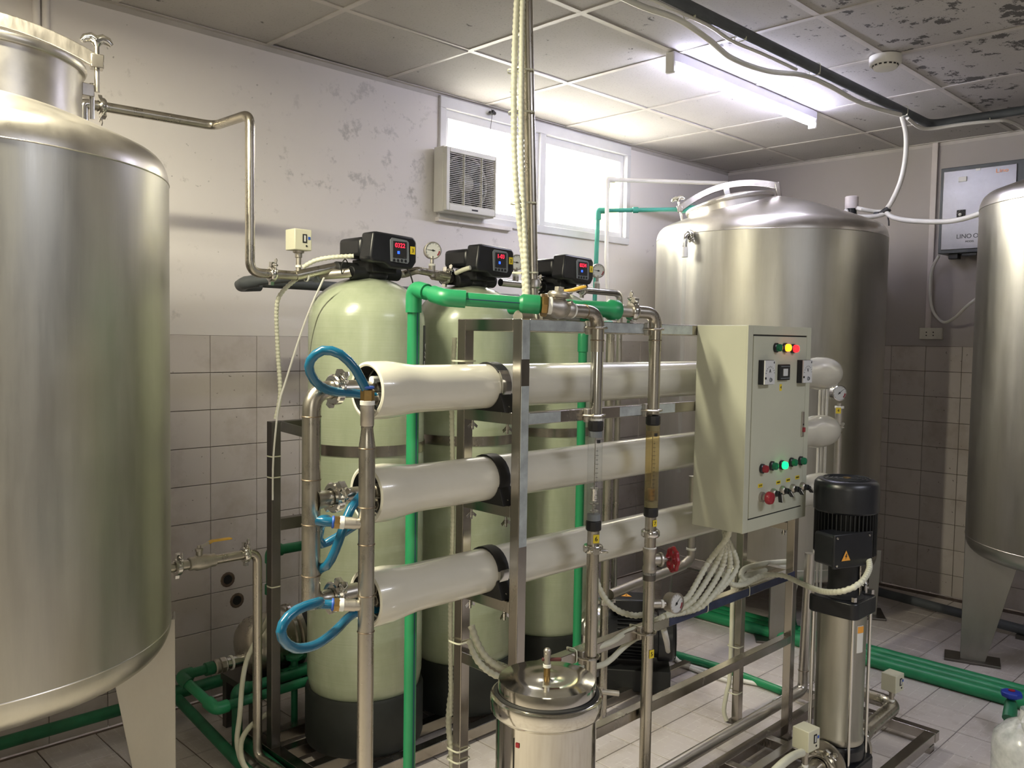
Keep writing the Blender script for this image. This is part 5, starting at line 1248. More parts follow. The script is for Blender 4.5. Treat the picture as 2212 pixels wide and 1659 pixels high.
MB().box(V((PX, PY, .875))+Matrix.Rotation(1.05, 3, 'Z') @ V((0, -.0975, 0)), (.03, .003, .085), Matrix.Rotation(1.05, 3, 'Z')).build('rating_plate', 'dark_steel', pm, smooth=False)
# terminal box towards the picture's left front
tr_ = Matrix.Rotation(math.radians(-20), 3, 'Z'); tc = V((PX-.035, PY-.085, .838))-CR*.075
tbx = MB().box(tc, (.150, .085, .098), tr_).build('terminal_box', 'black', pm, bevel=.008)
fcp = tc+tr_ @ V((0, -.0432, 0)); ux_ = tr_ @ V((1, 0, 0)); nn_ = tr_ @ V((0, -1, 0))
MB().box(tc+tr_ @ V((0, -.040, 0)), (.156, .010, .104), tr_).build('box_lid', 'black', tbx, bevel=.003)
w0_ = fcp+ux_*(-.032)+nn_*.0025+V((0, 0, -.016))
wt_ = MB().prism([(-.020, -.014), (.020, -.014), (0, .021)], w0_, ux_, (0, 0, 1), nn_*.0008).build('warning_sign', 'ink', tbx, smooth=False)
MB().prism([(-.0175, -.0125), (.0175, -.0125), (0, .0182)], w0_+nn_*.0009, ux_, (0, 0, 1), nn_*.0004).build('warning_face', 'orange', wt_, smooth=False)
MB().prism([(.001, .009), (-.005, -.001), (-.0005, 0), (-.003, -.009), (.005, .003), (.0008, .002), (.004, .009)], w0_+nn_*.0014, ux_, (0, 0, 1), nn_*.0003).build('bolt_symbol', 'ink', wt_, smooth=False)
for a_, b_ in ((-.068, .042), (.062, .042), (-.068, -.042), (.062, -.042)): MB().lathe([(.004, .001), (.0035, .003), (0, .0035)], fcp+ux_*a_+V((0, 0, b_))+nn_*.002, nn_, 10).build('lid_screw', 'bright', tbx)
gl = tc+ux_*.075; MB().cyl(gl, gl+ux_*.022-V((0, 0, .004)), .0115).build('cable_gland', 'dark_green', tbx)
glp = gl+ux_*.022
hose('ribbed_conduit', 'ribbed conduit swinging from the cabinet rail round to the vertical pump motor', 'conduit', [spot(1560, 1240, y=1.45), spot(1580, 1262, y=1.44), spot(1608, 1262, y=1.43), spot(1645, 1244, y=1.42), spot(1690, 1243, y=1.38), spot(1735, 1262, y=1.28), spot(1780, 1278, y=1.14), spot(1825, 1276, y=1.06), spot(1860, 1258, y=1.03), spot(1878, 1228, y=1.05), spot(1876, 1205, y=1.08), glp+V((.012, -.004, .0)), glp], .0092, group='conduits below the control cabinet')

# pump skid and suction line
sk = thing('pump_skid', 'low rectangular tube frame on the floor under the vertical pump', 'frame', (3.27, 1.07, 0))
YS = [1.085, 1.185, 1.30, 1.45]
bar(sk, (3.255, 1.065, .042), (3.255, 1.62, .042), .036)
bar(sk, (1.60, 1.085, .042), (3.237, 1.085, .042), .036)
for y in (1.386, 1.490): bar(sk, (1.60, y, .042), (3.237, y, .042), .036)
for x in (1.62, 2.50, 2.77): bar(sk, (x, 1.103, .042), (x, 1.48, .042), .034)
for x, y in ((3.235, 1.085), (3.2, 1.49), (1.65, 1.085), (1.65, 1.49)): MB().bb((x-.05, y-.02, 0), (x-.01, y+.02, .025)).build('foot', 'frame', sk, smooth=False)
sl_ = thing('suction_pipe', 'stainless pipe running low along the rack and rising behind its right post', 'pipe', (2.5, 1.528, .1))
va = spot(1750, 1195, x=3.15); 
MB().tube(fillet([(1.35, 1.528, .105), (3.14, 1.528, .105), (3.14, 1.528, .18), (va.x, va.y, va.z)], .045), .0195, 20).build('pipe', 'dome', sl_)
weld(sl_, (3.14, 1.528, .185), (0, 0, 1), .0195)
dpz = thing('discharge_pipe', 'stainless pipe turning back from the right flange of the vertical pump', 'pipe', (2.9, 1.2, .15))
el = spot(1936, 1522, y=PY)
MB().tube(fillet([(PX+.135, PY, .145), el, (el.x+.02, PY+.30, el.z-.005)], .06, 10), .0255, 20).build('pipe', 'pipe', dpz)
MB().lathe([(.034, 0), (.030, .05), (.0255, .09)], (PX+.135, PY, .145), el-V((PX+.135, PY, .145)), 22).build('reducer', 'pipe', dpz)
pswitch(1928, 1471, el.y, 'beige pressure switch on the discharge pipe right of the vertical pump', el.z+.01, s=.76, dirn=-.10)
scp = thing('inlet_pipe', 'stainless pipe entering the left flange of the vertical pump', 'pipe', (2.3, PY, .145))
MB().cyl((1.75, PY, .145), (PX-.13, PY, .145), .026).build('pipe', 'pipe', scp); MB().lathe([(.032, -.02), (.032, .02)], (2.44, PY, .145), (1, 0, 0), 20, True).build('coupling', 'cast', scp)
pswitch(1741, 1592, 1.165, 'beige pressure switch low in front of the vertical pump', .15, s=.78, dirn=-.12)
hose('ribbed_conduit', 'pale conduit curling up to the low pressure switch', 'conduit', [spot(1660, 1680, y=1.1), spot(1690, 1650, y=1.12), spot(1715, 1632, y=1.14), spot(1732, 1626, y=1.15)], .012, 'conduit', False)

# right end of the rack: gauge on a standpipe, thin vertical tubes
eg = thing('outlet_standpipe', 'stainless standpipe with a pressure gauge at the far ends of the housings', 'pipe', (3.5, 1.57, 0))
ex = V((spot(1809, 1000, y=1.57).x, 1.57, 0))
MB().cyl((ex.x, 1.57, 0), (ex.x, 1.57, spot(1809, 905, y=1.57).z), .0150, seg=20).cyl((ex.x, 1.57, spot(1809, 930, y=1.57).z), (ex.x, 1.57, spot(1809, 880, y=1.57).z), .0165).build('pipe', 'cast', eg)
zc_ = spot(1809, 932, y=1.57).z; clamp(eg, (ex.x-.045, 1.57, zc_), (1, .1, 0), .017, (0, -.3, .9)); MB().cyl((3.39, 1.57, zc_-.002), (ex.x, 1.57, zc_), .0155).build('branch', 'pipe', eg)
MB().cyl((3.39, 1.57, .873), (ex.x, 1.57, .873), .0155).build('branch', 'pipe', eg)
ring_tape(eg, (ex.x, 1.57, spot(1809, 880, y=1.57).z), (0, 0, 1), .018); MB().cyl((ex.x, 1.57, spot(1809, 882, y=1.57).z), (ex.x, 1.57, spot(1809, 872, y=1.57).z), .009).build('stem', 'cast', eg)
gauge(eg, spot(1813, 849, y=1.555), (-.55, -.83, .02), .0325, needle=.7)
sticker(eg, spot(1811, 887, y=1.55), (-.8, -.6, 0), '4', .020, .024)
for k, px in enumerate((1769, 1777, 1785)):
    p = spot(px, 900, y=1.66)
    o_ = MB().cyl((p.x, 1.66, .0), (p.x+.002, 1.66, 1.36), .0052, seg=10).build('sample_tube', 'whitepipe'); origin(o_, (p.x, 1.66, .0)); tag(o_, ('leftmost', 'middle', 'rightmost')[k]+' of three thin vertical tubes behind the domed housing ends', 'tube', 'thin sample tubes at the rack end')

# ================================================================== CARTRIDGE FILTER IN FRONT
az_ = spot(1181, 1480, z=.70); QX, QY = az_.x*1.0, az_.y*1.0
q_ = V((QX, QY)).normalized()*1.90; QX, QY = q_.x, q_.y; O = (QX, QY, 0)
cfil = thing('cartridge_filter', 'polished round filter housing with a clamped lid, cut off by the bottom edge', 'filter housing', (QX, QY, 0))
MB().lathe([(.113, 0), (.113, .35), (.113, .665)], O, seg=72).build('body', 'mirror', cfil)
MB().lathe([(.112, .668), (.118, .668), (.126, .664), (.127, .658), (.127, .634), (.124, .629), (.1135, .620)], O, seg=72).build('clamp_ring', 'mirror', cfil)
MB().lathe([(.1185, .662), (.1185, .670), (.111, .672), (.111, .660)], O, seg=72).build('lid_groove', 'ink', cfil)
ld = []
for k in range(0, 12):
    r_ = .108*k/11; ld.append((max(r_, 0), .699+.006*math.cos(r_/.108*PI/2)+(.0007*math.sin(r_*110))))
lid = MB().lathe(list(reversed(ld))[0:0] + [(.110, .660), (.110, .692), (.108, .698)] + [(r_, z) for r_, z in reversed(ld)][1:], O, seg=72).build('lid', 'mirror', cfil)
zl_ = .705
MB().cyl((QX, QY, zl_-.004), (QX, QY, zl_+.026), .0075, seg=14).build('vent_nipple', 'brass', cfil); ring_tape(cfil, (QX, QY, zl_+.022), (0, 0, 1), .009, h=.004)
MB().cyl((QX, QY, zl_+.026), (QX, QY, zl_+.052), .008, seg=12).sphere((QX, QY, zl_+.054), .009, 12).build('vent_cock', 'cast', cfil)
MB().box(V((QX, QY, zl_+.036))+CR*.010, (.044, .009, .007), Matrix((CR, CR.cross(V((0, 0, 1))), V((0, 0, 1)))).transposed()).build('vent_lever', 'rust', cfil, bevel=.002)
cs = V((QX, QY, .63))+(CR*.9+cf*.35).normalized()*.137; MB().cyl(cs-V((0, 0, .022)), cs+V((0, 0, .028)), .006, seg=10).cyl(cs+CR*-.01+V((0, 0, .02)), cs+CR*.042+V((0, 0, .014)), .0065, seg=10).build('ring_bolt', 'cast', cfil)
aq = math.atan2(-QY, -QX)       # bearing of the side seen in the picture
lb_ = wrap_label(cfil, QX, QY, .113, aq+.10, aq+1.05, .30, .478, 'paper', 'lettered_label')
# sloping green top border following the cut label
vs = []; nseg = 16
for k in range(nseg+1):
    a = aq+.10+.95*k/nseg; zt2 = .478+.0*k
    for z in (zt2, zt2+.009): 
        for rr in (.1136, .1150): vs.append((QX+rr*math.cos(a), QY+rr*math.sin(a), z))
fs2 = []
for k in range(nseg): b_ = 4*k; fs2 += [(b_, b_+4, b_+6, b_+2), (b_+1, b_+3, b_+7, b_+5), (b_+2, b_+6, b_+7, b_+3)]
MB().add(vs, fs2).build('label_border', 'ink_green', lb_)
wrap_text('\u00d4NG', .052, lb_, QX, QY, .1130, aq+.62, .438, 'ink_green'); 
wrap_text('P', .052, lb_, QX, QY, .1130, aq+.83, .372, 'ink_green')
# dirt run and nick on the body
wrap_label(cfil, QX, QY, .1130, aq-.66, aq-.645, .0, .60, 'ink', 'seam'); wrap_label(cfil, QX, QY, .1132, aq-.60, aq-.52, .582, .592, 'red', 'sealing_wax')

# ================================================================== LEFT SIDE: OUTLET VALVE AND PUMP
ov = thing('outlet_pipe', 'stainless outlet pipe with a yellow-levered ball valve, left tank to floor', 'pipe', (1.0, 2.56, .8)); yy = 2.56
def L(px, py): return spot(px, py, y=yy)
a_, b_ = L(372, 1228), L(556, 1196); z_o = (L(470, 1208)).z
ox = b_.x
path = fillet([(.98, yy, z_o), (ox, yy, z_o), (ox, yy, .06), (ox+.02, yy-.35, .06), (ox+.02, yy-.9, .06)], .035, 8)
MB().tube(path, .0152, 18).build('pipe', 'pipe', ov)
def X_(px): return L(px, 1205).x
clamp(ov, (X_(383), yy, z_o), (1, 0, 0), .0175, (.1, -.2, .95)); clamp(ov, (X_(530), yy, z_o), (1, 0, 0), .0165, (-.2, .1, .95))
for px in (412, 462): ring_tape(ov, (X_(px), yy, z_o), (1, 0, 0), .0175, h=.004)
MB().lathe([(.0165, -.045), (.0205, -.042), (.0205, -.028), (.024, -.020), (.024, .012), (.0205, .022), (.0205, .040), (.0165, .042)], (X_(437), yy, z_o), (1, 0, 0), 20).cyl((X_(430), yy, z_o), (X_(430), yy, z_o+.042), .010, seg=12).lathe([(.012, 0), (.012, .008), (.006, .010), (.006, .018), (0, .019)], (X_(430), yy, z_o+.036), seg=6, caps=False).build('ball_valve', 'cast', ov)
v0 = V((X_(432), yy, z_o+.047)); v1_ = L(452, 1172); v2_ = L(499, 1163)
for nm, mt, pts_, hw_ in (('lever', 'cast', [v0, v0+(v1_-v0)*.25, v1_], .008), ('lever_grip', 'yellow_paint', [v1_-V((.004, 0, .002)), v1_+V((.01, 0, .003)), v2_], .010)):
    MB().rings([[p+V((0, -hw_, -.0015)), p+V((0, hw_, -.0015)), p+V((0, hw_, .003)), p+V((0, -hw_, .003))] for p in pts_]).build(nm, mt, ov, smooth=False, bevel=.001)
# centrifugal pump on a low stand by the wall
cpz = spot(575, 1385, y=2.86); cpm = thing('centrifugal_pump', 'round stainless pump casing on a stand by the wall behind the dark post', 'pump', (cpz.x, 2.86, 0))
cx_, cz_ = cpz.x, cpz.z
MB().lathe([(0, -.105), (.045, -.104), (.075, -.092), (.098, -.068), (.105, -.035), (.105, .085), (.112, .09), (.118, .092), (.118, .108), (.112, .11), (.08, .112), (0, .112)], (cx_, 2.86, cz_), (1, 0, 0), 44).build('casing', 'pipe', cpm)
clamp(cpm, (cx_+.075, 2.86, cz_), (1, 0, 0), .070, (0, -.3, 1))
MB().cyl((cx_-.17, 2.835, cz_-.035), (cx_-.07, 2.835, cz_-.035), .022, seg=20).build('suction_port', 'bright', cpm)
MB().cyl((cx_+.02, 2.86, cz_+.09), (cx_+.02, 2.86, cz_+.19), .018).build('delivery_port', 'pipe', cpm); ring_tape(cpm, (cx_+.02, 2.86, cz_+.185), (0, 0, 1), .020)
MB().cyl((cx_+.11, 2.86, cz_), (cx_+.36, 2.86, cz_), .085, seg=36).build('motor', 'matte_black', cpm)
stn = MB().bb((cx_-.12, 2.74, cz_-.145), (cx_+.40, 2.98, cz_-.12))
stn.build('stand_top', 'dark_steel', cpm, smooth=False)
for x in (cx_-.10, cx_+.38):
    for y in (2.76, 2.96): MB().bb((x-.015, y-.015, 0), (x+.015, y+.015, cz_-.145)).build('stand_leg', 'dark_steel', cpm, smooth=False)
MB().bb((cx_-.05, 2.80, cz_-.12), (cx_+.05, 2.92, cz_-.07)).build('casing_foot', 'dark_steel', cpm, smooth=False)
# green pipework at the left
gl_ = thing('green_suction_pipe', 'green pipe zigzagging from the round pump down towards the floor', 'pipe', (1.2, 2.7, .3))
u0 = V((cx_-.155, 2.835, cz_-.035)); g1 = spot(385, 1424, y=2.85); g1 = V((g1.x, 2.835, u0.z)); g2_ = spot(466, 1532, y=2.68); g3 = spot(668, 1484, y=2.68); g3 = V((g3.x, g2_.y+.0, g2_.z))
MB().lathe([(.018, 0), (.028, .002), (.028, .018), (.022, .021)], u0-V((.02, 0, 0)), (-1, 0, 0), 8).lathe([(.020, .021), (.026, .024), (.026, .036), (.022, .040)], u0-V((.02, 0, 0)), (-1, 0, 0), 20).build('union', 'cast', gl_)
for dx in (-.004, .022): ring_tape(gl_, u0-V((dx, 0, 0)), (1, 0, 0), .026, h=.004)
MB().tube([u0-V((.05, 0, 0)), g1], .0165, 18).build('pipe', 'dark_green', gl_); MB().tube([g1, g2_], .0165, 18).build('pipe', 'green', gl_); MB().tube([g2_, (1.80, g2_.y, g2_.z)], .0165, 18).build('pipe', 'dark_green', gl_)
def elbow(parent, a, b, c, r, mat='dark_green', k=.042):
    a, b, c = V(a), V(b), V(c); MB().tube(fillet([b+(a-b).normalized()*k, b, b+(c-b).normalized()*k], k*.6), r, 18).build('elbow', mat, parent)
elbow(gl_, u0, g1, g2_, .0215); elbow(gl_, g1, g2_, (1.8, g2_.y, g2_.z), .0215, 'green')
MB().lathe([(.0165, 0), (.023, .002), (.023, .03), (.0165, .032)], u0-V((.062, 0, 0)), (-1, 0, 0), 18).build('socket', 'dark_green', gl_)
wg = thing('green_wall_pipe', 'dusty green pipe lying along the foot of the left wall', 'pipe', (.5, 3.13, .03))
za = spot(235, 1548, y=3.12).z
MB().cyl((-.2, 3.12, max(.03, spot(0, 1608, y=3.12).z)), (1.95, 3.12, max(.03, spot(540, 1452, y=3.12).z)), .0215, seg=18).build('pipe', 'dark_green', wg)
gf = thing('green_floor_pipe', 'green pipe crossing the floor towards the viewer beside the left tank leg', 'pipe', (1.2, 2.8, .03))
f0 = spot(372, 1497, z=.10); f1 = spot(540, 1672, z=.035)
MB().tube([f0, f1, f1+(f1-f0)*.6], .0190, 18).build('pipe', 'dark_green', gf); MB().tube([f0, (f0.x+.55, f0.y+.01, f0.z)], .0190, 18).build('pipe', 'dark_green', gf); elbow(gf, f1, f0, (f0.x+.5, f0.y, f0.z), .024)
gs = thing('green_standpipe', 'short green upright with an elbow behind the outlet pipe', 'pipe', (1.35, 2.72, 0))
s0_ = spot(512, 1492, y=2.72); 
MB().cyl((s0_.x, 2.72, 0), s0_, .0180).build('pipe', 'dark_green', gs); MB().tube([s0_, (s0_.x+.5, 2.72, s0_.z+.0)], .0180, 16).build('pipe', 'dark_green', gs); elbow(gs, (s0_.x, 2.72, 0), s0_, (s0_.x+.5, 2.72, s0_.z), .0225)
gk = thing('green_floor_pipe', 'short green pipe on the floor leading under the dark skid', 'pipe', (1.3, 2.55, .03))
k0, k1 = spot(524, 1600, z=.03), spot(610, 1672, z=.03); MB().tube([k0, k1, k1+(k1-k0)*.5], .020, 16).build('pipe', 'dark_green', gk)
gd_ = thing('green_delivery_pipe', 'dark green pipe from the round pump rising and turning behind the dark post', 'pipe', (cx_+.02, 2.86, cz_))
d0 = V((cx_+.02, 2.86, cz_+.175)); d1 = V((d0.x, 2.86, spot(590, 1190, y=2.86).z)); d2 = V((d0.x+.55, 2.86, d1.z))
MB().cyl(d0, d1, .0185).build('pipe', 'dark_green', gd_); MB().cyl(d1, d2, .0185).build('pipe', 'dark_green', gd_); elbow(gd_, d0, d1, d2, .023); MB().cyl(d0-V((0, 0, .0)), d0+V((0, 0, .035)), .023).build('socket', 'dark_green', gd_)
vf = thing('green_valve', 'green plastic valve fittings in the shadow beside the first vessel', 'valve', tuple(spot(640, 1450, y=2.72)))
cv_ = spot(636, 1452, y=2.75); MB().sphere(cv_, .032, 14).cyl(cv_-V((.05, 0, 0)), cv_+V((.09, 0, 0)), .024).cyl(cv_, cv_+V((0, 0, .05)), .014).lathe([(.03, .05), (.034, .055), (.034, .065), (.02, .07), (0, .071)], cv_, (0, 0, 1), 8).build('valve_body', 'dark_green', vf)
MB().cyl((cv_.x, cv_.y, 0), cv_, .012).build('support', 'dark_green', vf)
hose('white_conduit', 'white conduit falling from the dark post past the round pump to the floor', 'conduit', [spot(598, 1215, y=2.62), spot(592, 1290, y=2.64), spot(575, 1345, y=2.66), spot(552, 1385, y=2.67), spot(532, 1430, y=2.66), spot(523, 1480, y=2.64), spot(518, 1545, y=2.60), spot(512, 1600, y=2.56), spot(520, 1640, y=2.5), spot(535, 1665, y=2.45)], .0085, 'conduit', False, 10)
hose('white_conduit', 'white conduit curling on the floor beside the outlet pipe foot', 'conduit', [spot(600, 1530, y=2.66), spot(568, 1548, y=2.62), spot(540, 1570, y=2.58), spot(522, 1600, y=2.53), spot(522, 1640, y=2.46), spot(540, 1675, y=2.40)], .0085, 'conduit', False, 10)

# ================================================================== BEHIND THE RACK: SECOND PUMP
m0 = spot(1318, 1345, y=2.22); m1 = spot(1424, 1372, y=2.06)
mp = thing('floor_pump', 'black ribbed electric motor on the floor behind the two risers, steel pump head', 'pump', (m0.x, m0.y, 0))
md = (V((m1.x-m0.x, m1.y-m0.y, 0))).normalized(); mz = .235; A_ = V((m0.x, m0.y, mz)); Ln = (V((m1.x, m1.y, 0))-V((m0.x, m0.y, 0))).length+.06; Rm = .105
MB().lathe([(0, -.02), (Rm*.9, -.02), (Rm*.9, 0), (Rm*.86, .02), (Rm*.86, Ln-.07), (Rm*.98, Ln-.065), (Rm*.98, Ln-.01), (Rm*.9, Ln), (0, Ln+.002)], A_, md, 40).build('motor_body', 'black', mp)
_, mu, mw = frame_of(md); fn = MB()
for k in range(36):
    a = 2*PI*k/36; u = mu*math.cos(a)+mw*math.sin(a); fn.box(A_+md*(Ln/2-.03)+u*(Rm*.93), (Ln-.12, .0028, .016), Matrix((md, md.cross(u), u)).transposed())
fn.build('cooling_fins', 'black', mp, smooth=False)
gr_ = MB()
for rr in (.02, .035, .05, .065, .08, .092): gr_.torus(A_+md*(Ln+.004), md, rr, .0018, 30, 4)
gr_.build('fan_grille', 'matte_black', mp)
jb = A_+md*.075+V((0, 0, Rm+.028)); MB().box(jb, (.15, .12, .055), Matrix((md, md.cross(V((0, 0, 1))), V((0, 0, 1)))).transposed()).build('junction_box', 'black', mp, bevel=.006)
p = jb+md*(-.01)+V((0, 0, .0285)); rt_ = md.cross(V((0, 0, 1)))
MB().prism([(-.022, -.016), (.022, -.016), (0, .022)], p, md, -rt_, (0, 0, .0006)).build('warning_face', 'orange', mp, smooth=False)
MB().prism([(.001, .009), (-.004, -.001), (-.003, -.010), (.004, .003)], p+V((0, 0, .0007)), md, -rt_, (0, 0, .0004)).build('bolt_symbol', 'ink', mp, smooth=False)
MB().lathe([(0, -.16), (.06, -.155), (.10, -.13), (.112, -.10), (.112, -.03), (.12, -.03), (.12, -.018), (.07, -.015)], A_, md, 40).build('pump_head', 'bright', mp)
MB().box(A_+md*.12-V((0, 0, mz-.065)), (.26, .16, .09), Matrix((md, md.cross(V((0, 0, 1))), V((0, 0, 1)))).transposed()).build('motor_foot', 'matte_black', mp, bevel=.004)
bar(mp, (A_.x-.22, A_.y-.11, .02), (A_.x+.42, A_.y-.11, .02), .036, 'base_rail'); bar(mp, (A_.x-.22, A_.y+.13, .02), (A_.x+.42, A_.y+.13, .02), .036, 'base_rail')
rp = thing('return_pipe', 'pipe slanting between the risers behind the red handwheel', 'pipe', (2.9, 2.1, .6))
r0, r1_ = spot(1318, 1284, y=2.05), spot(1475, 1222, y=2.05); r2 = spot(1506, 1210, y=2.05)
MB().tube(fillet([r0, r1_, V((r1_.x+.06, 2.05, r1_.z+.02)), V((r1_.x+.06, 2.05, spot(1505, 1150, y=2.05).z+.25))], .03), .019, 16).build('pipe', 'cast', rp)
ux2 = spot(1315, 900, y=2.05).x
MB().cyl((ux2, 2.05, r0.z-.04), (ux2, 2.05, 1.52), .0165).build('upright', 'pipe', rp); MB().cyl((ux2, 2.05, 0), (ux2, 2.05, r0.z-.04), .0165).build('upright', 'pipe', rp)
clamp(rp, (ux2, 2.05, r0.z-.02), (0, 0, 1), .018, (.8, -.4, 0)); weld(rp, (ux2, 2.05, 1.0), (0, 0, 1), .0168)
rvx = V((r1_.x+.06, 2.05, spot(1505, 1182, y=2.05).z)); ring_tape(rp, rvx, (0, 0, 1), .021)

# ================================================================== FLOOR PIPES AT THE RIGHT
for k, (x, lb2) in enumerate(((3.862, 'nearest the viewer'), (3.925, 'middle one'), (3.988, 'farthest from the viewer'))):
    t = thing('green_floor_pipe', 'green pipe running across the tiles at the right, %s of three' % lb2, 'pipe', (x, 1.2, .03), 'three green pipes across the right floor')
    MB().cyl((x, -.4, .028), (x, 2.62-.1*k, .028), .0275, seg=20).build('pipe', 'green', t)
    MB().lathe([(.0275, -.05), (.0315, -.045), (.0315, .045), (.0275, .05)], (x, 1.93-.06*k, .030), (0, 1, 0), 20).build('coupling', 'green', t)
    if k == 2: MB().tube(fillet([(x, 2.0, .03), (x+.05, 2.04, .05), (x+.05, 2.05, .5)], .04), .0245, 16).build('riser', 'dark_green', t)
bf = thing('grey_floor_pipe', 'dark grey pipe on the tiles at the foot of the far wall', 'pipe', (4.9, 1.8, .04))
MB().tube([(5.02, 2.6, .045), (4.93, 2.0, .045), (4.78, 1.0, .045), (4.74, .2, .045)], .0245, 16).build('pipe', 'pvc', bf)
for y, x in ((2.2, 4.96), (1.2, 4.81)): MB().bb((x-.03, y-.02, 0), (x+.03, y+.02, .022)).build('pipe_support', 'dark_steel', bf, smooth=False)
# blue-handled green valve and translucent jug in the corner
bvp = spot(2185, 1500, z=.16); bv = thing('blue_handled_valve', 'green valve with a blue handle poking up at the right edge', 'valve', (bvp.x, bvp.y, 0))
MB().cyl((bvp.x, bvp.y, .0), (bvp.x, bvp.y, .11), .022).tube(fillet([bvp-V((0, 0, .06)), bvp-V((.0, 0, .03)), spot(2178, 1552, z=.09)], .02), .021, 14).build('body', 'dark_green', bv)
MB().lathe([(.010, -.02), (.036, -.006), (.038, 0), (.036, .010), (.02, .014), (0, .014)], bvp, (0, 0, 1), 8).build('handle', 'bluevalve', bv, bevel=.002); MB().lathe([(.012, .0145), (.012, .017), (0, .0175)], bvp, (0, 0, 1), 14).build('handle_cap', 'red', bv)
jg = spot(2222, 1640, z=.16); J = V((jg.x, jg.y, 0)); jug = thing('plastic_jug', 'cloudy white plastic jug cut off by the lower right corner', 'jug', tuple(J))
MB().lathe([(0, 0), (.085, .0), (.10, .012), (.105, .03), (.105, .20), (.10, .23), (.07, .265), (.035, .285), (.03, .30), (.03, .32)], J, seg=40).build('body', 'jug', jug)
MB().tube(smooth_path([J+V((-.06, -.01, .262)), J+V((-.075, .0, .30)), J+V((-.03, .0, .315))]), .009, 10).build('handle', 'jug', jug)

# ================================================================== CONDUITS AND CABLES ON THE RACK
ends = [(1556, 1158), (1570, 1160), (1584, 1162), (1597, 1163), (1607, 1158)]
mids = [(1530, 1215), (1545, 1222), (1560, 1225), (1576, 1228), (1592, 1222)]
low = [(1486, 1290), (1497, 1297), (1512, 1302), (1530, 1298), (1550, 1280)]
nm_ = ('leftmost', 'second', 'third', 'fourth', 'rightmost')
for k in range(5):
    yk = 1.425-.004*k
    s_ = spot(*ends[k], y=1.40); s_.z = CZ0-.002; s_.y = 1.345+.012*k; s_.x = CX0+.035+.017*k
    pts = [s_, s_+V((0, .01, -.03)), spot(*mids[k], y=yk), spot(*low[k], y=yk+.005), spot(low[k][0]-32, low[k][1]+20, y=1.45), spot(1452-6*k, 1322+3*k, y=1.462+.006*(k % 3)), spot(1380, 1360, y=1.47+.006*(k % 3))]
    if k > 1: pts = pts[:-1]
    hose('ribbed_conduit', 'ribbed conduit drooping from the cabinet base to the rack rail, %s of five' % nm_[k], 'conduit', pts, .0092, group='conduits below the control cabinet')
hose('ribbed_conduit', 'pale conduit lying along the low rack rail from the gauge to the filter lid', 'conduit', [spot(1398, 1348, y=1.47), spot(1350, 1368, y=1.468), spot(1322, 1386, y=1.45), spot(1280, 1402, y=1.47), spot(1240, 1413, y=1.468), spot(1205, 1432, y=1.468), spot(1185, 1448, y=1.46)], .0085, 'conduit', False)
hose('ribbed_conduit', 'pale conduit hanging below the low rack rail behind the left riser', 'conduit', [spot(1402, 1368, y=1.50), spot(1372, 1380, y=1.49), spot(1345, 1400, y=1.49), spot(1310, 1432, y=1.49), spot(1270, 1442, y=1.49), spot(1225, 1446, y=1.49)], .0082, 'conduit', False)
hose('ribbed_conduit', 'ribbed conduit curving from behind the left riser to the low rail', 'conduit', [spot(1285, 1240, y=1.56), spot(1294, 1270, y=1.55), spot(1312, 1300, y=1.54), spot(1340, 1322, y=1.52), spot(1375, 1330, y=1.50), spot(1395, 1325, y=1.49)], .0092)
hose('ribbed_conduit', 'upper ribbed conduit looping left beside the right rack posts', 'conduit', [spot(1716, 1212, y=1.62), spot(1680, 1214, y=1.60), spot(1640, 1219, y=1.56), spot(1608, 1229, y=1.52), spot(1601, 1246, y=1.49), spot(1618, 1255, y=1.47), spot(1660, 1240, y=1.47)], .0095)
hose('ribbed_conduit', 'lower ribbed conduit looping left beside the right rack posts', 'conduit', [spot(1712, 1224, y=1.60), spot(1670, 1228, y=1.58), spot(1630, 1238, y=1.54), spot(1606, 1248, y=1.50), spot(1600, 1262, y=1.47)], .0095)
hose('ribbed_conduit', 'ribbed conduit tied down the left face of the rack behind the housings', 'conduit', [(FX0-.012, FY1+.030, 1.46), (FX0-.016, FY1+.034, 1.30), (FX0-.012, FY1+.028, 1.0), (FX0-.015, FY1+.030, .75), (FX0-.012, FY1+.028, .52), (FX0-.012, FY1+.028, .45)], .0068)
hose('ribbed_conduit', 'ribbed conduit bulging from the lower left rack post to the floor', 'conduit', [spot(985, 1478, y=1.70), spot(974, 1500, y=1.71), spot(969, 1560, y=1.71), spot(974, 1620, y=1.70), spot(980, 1700, y=1.70)], .0085)
hose('ribbed_conduit', 'ribbed conduit swooping from the rack post to behind the filter lid', 'conduit', [spot(1018, 1352, y=1.60), spot(1034, 1395, y=1.57), spot(1055, 1425, y=1.54), spot(1082, 1443, y=1.51), spot(1106, 1446, y=1.50), spot(1130, 1448, y=1.50)], .0092, group='conduits swooping to the filter lid')
hose('ribbed_conduit', 'lower conduit of the pair swooping behind the filter lid', 'conduit', [spot(1014, 1385, y=1.60), spot(1030, 1425, y=1.56), spot(1055, 1450, y=1.53), spot(1080, 1462, y=1.50), spot(1110, 1462, y=1.49)], .0085, group='conduits swooping to the filter lid')
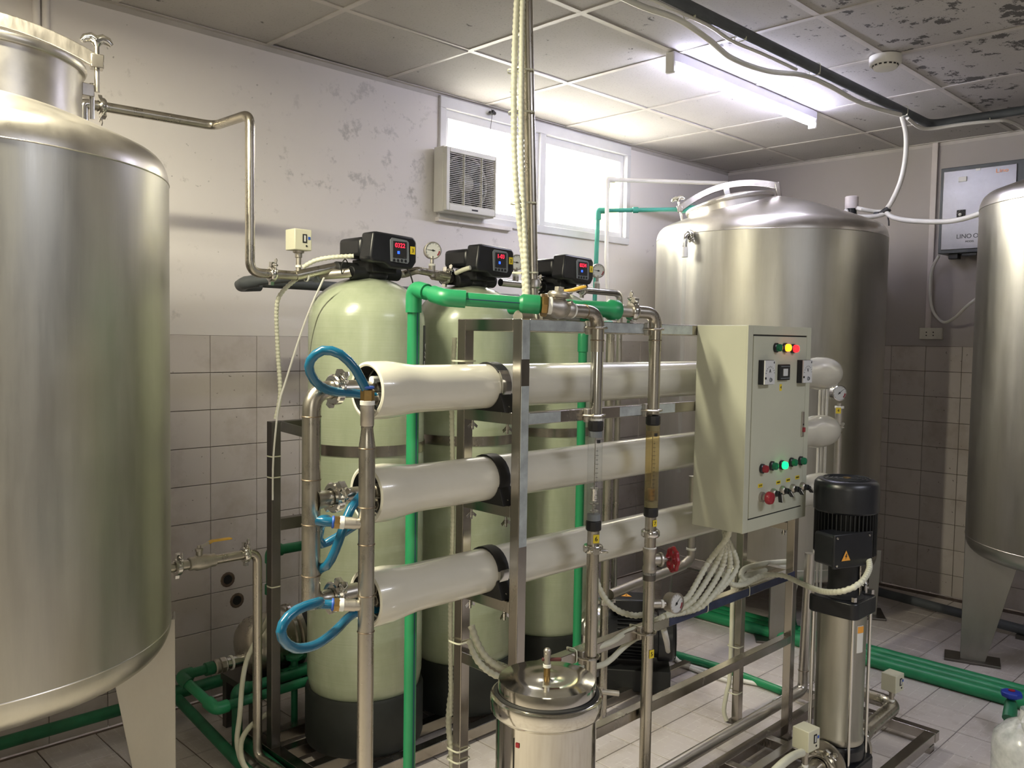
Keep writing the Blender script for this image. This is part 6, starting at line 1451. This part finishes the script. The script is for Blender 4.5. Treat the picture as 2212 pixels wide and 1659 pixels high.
hose('white_cable', 'pair of white cables dropping from the rail and running over the floor tiles', 'cable', [spot(1432, 1352, y=1.50), spot(1440, 1385, y=1.55), spot(1447, 1415, z=.04), spot(1475, 1433, z=.02), spot(1540, 1453, z=.012), spot(1620, 1474, z=.012), spot(1690, 1484, z=.012), spot(1706, 1490, z=.012), spot(1700, 1500, z=.012), spot(1672, 1516, z=.012)], .0095, 'cable', False)
hose('white_cable', 'second white cable lying beside its twin on the floor tiles', 'cable', [spot(1450, 1412, z=.03), spot(1480, 1438, z=.012), spot(1545, 1462, z=.012), spot(1600, 1478, z=.012)], .0085, 'cable', False)
gp3 = MB().tube([spot(1430, 1405, z=.018), spot(1560, 1443, z=.018), spot(1692, 1494, z=.018)], .017, 14).build('green_floor_pipe', 'green'); origin(gp3, spot(1560, 1443, z=.018)); tag(gp3, 'thin green pipe on the tiles beside the white floor cables', 'pipe')
hose('white_conduit', 'pale conduit tied down the left side of the rear right rack post', 'conduit', [(FX1-.02, FY1+.022, .60), (FX1-.021, FY1+.022, .2), (FX1-.03, FY1+.028, .12), (FX1-.045, FY1+.03, .05), (FX1-.04, FY1+.02, .012)], .0085, 'conduit', False)
ties = ro     # the nylon ties sit on the rack and move with it
for z in (1.40, .66, .37, .34): tie(ties, (FX0-.003, FY1+.004, z), (0, 0, 1), .026, .026, ux=(1, 0, 0))
for px in (1237, 1372, 1519, 1608): q = spot(px, 1330, y=FY0); tie(ties, (q.x, FY0, .6235), (1, 0, 0), .0175, .0190, ux=(0, 1, 0), tail=False)
for z in (.30, .12): tie(ties, (FX1-.008, FY1+.010, z), (0, 0, 1), .024, .026, ux=(1, 0, 0), tail=False)
# black bag on the floor by the far wall
bag = MB().lathe([(0, 0), (.10, .0), (.11, .03), (.085, .12), (.075, .20), (.080, .235), (.05, .24), (0, .22)], (4.86, 2.08, 0), seg=9).build('black_bucket', 'matte_black', bevel=.008); origin(bag, (4.86, 2.08, 0)); tag(bag, 'small black bucket in the shadow beside the far tank', 'bucket')

for o in bpy.data.objects:
    if '_w' in o: del o['_w']
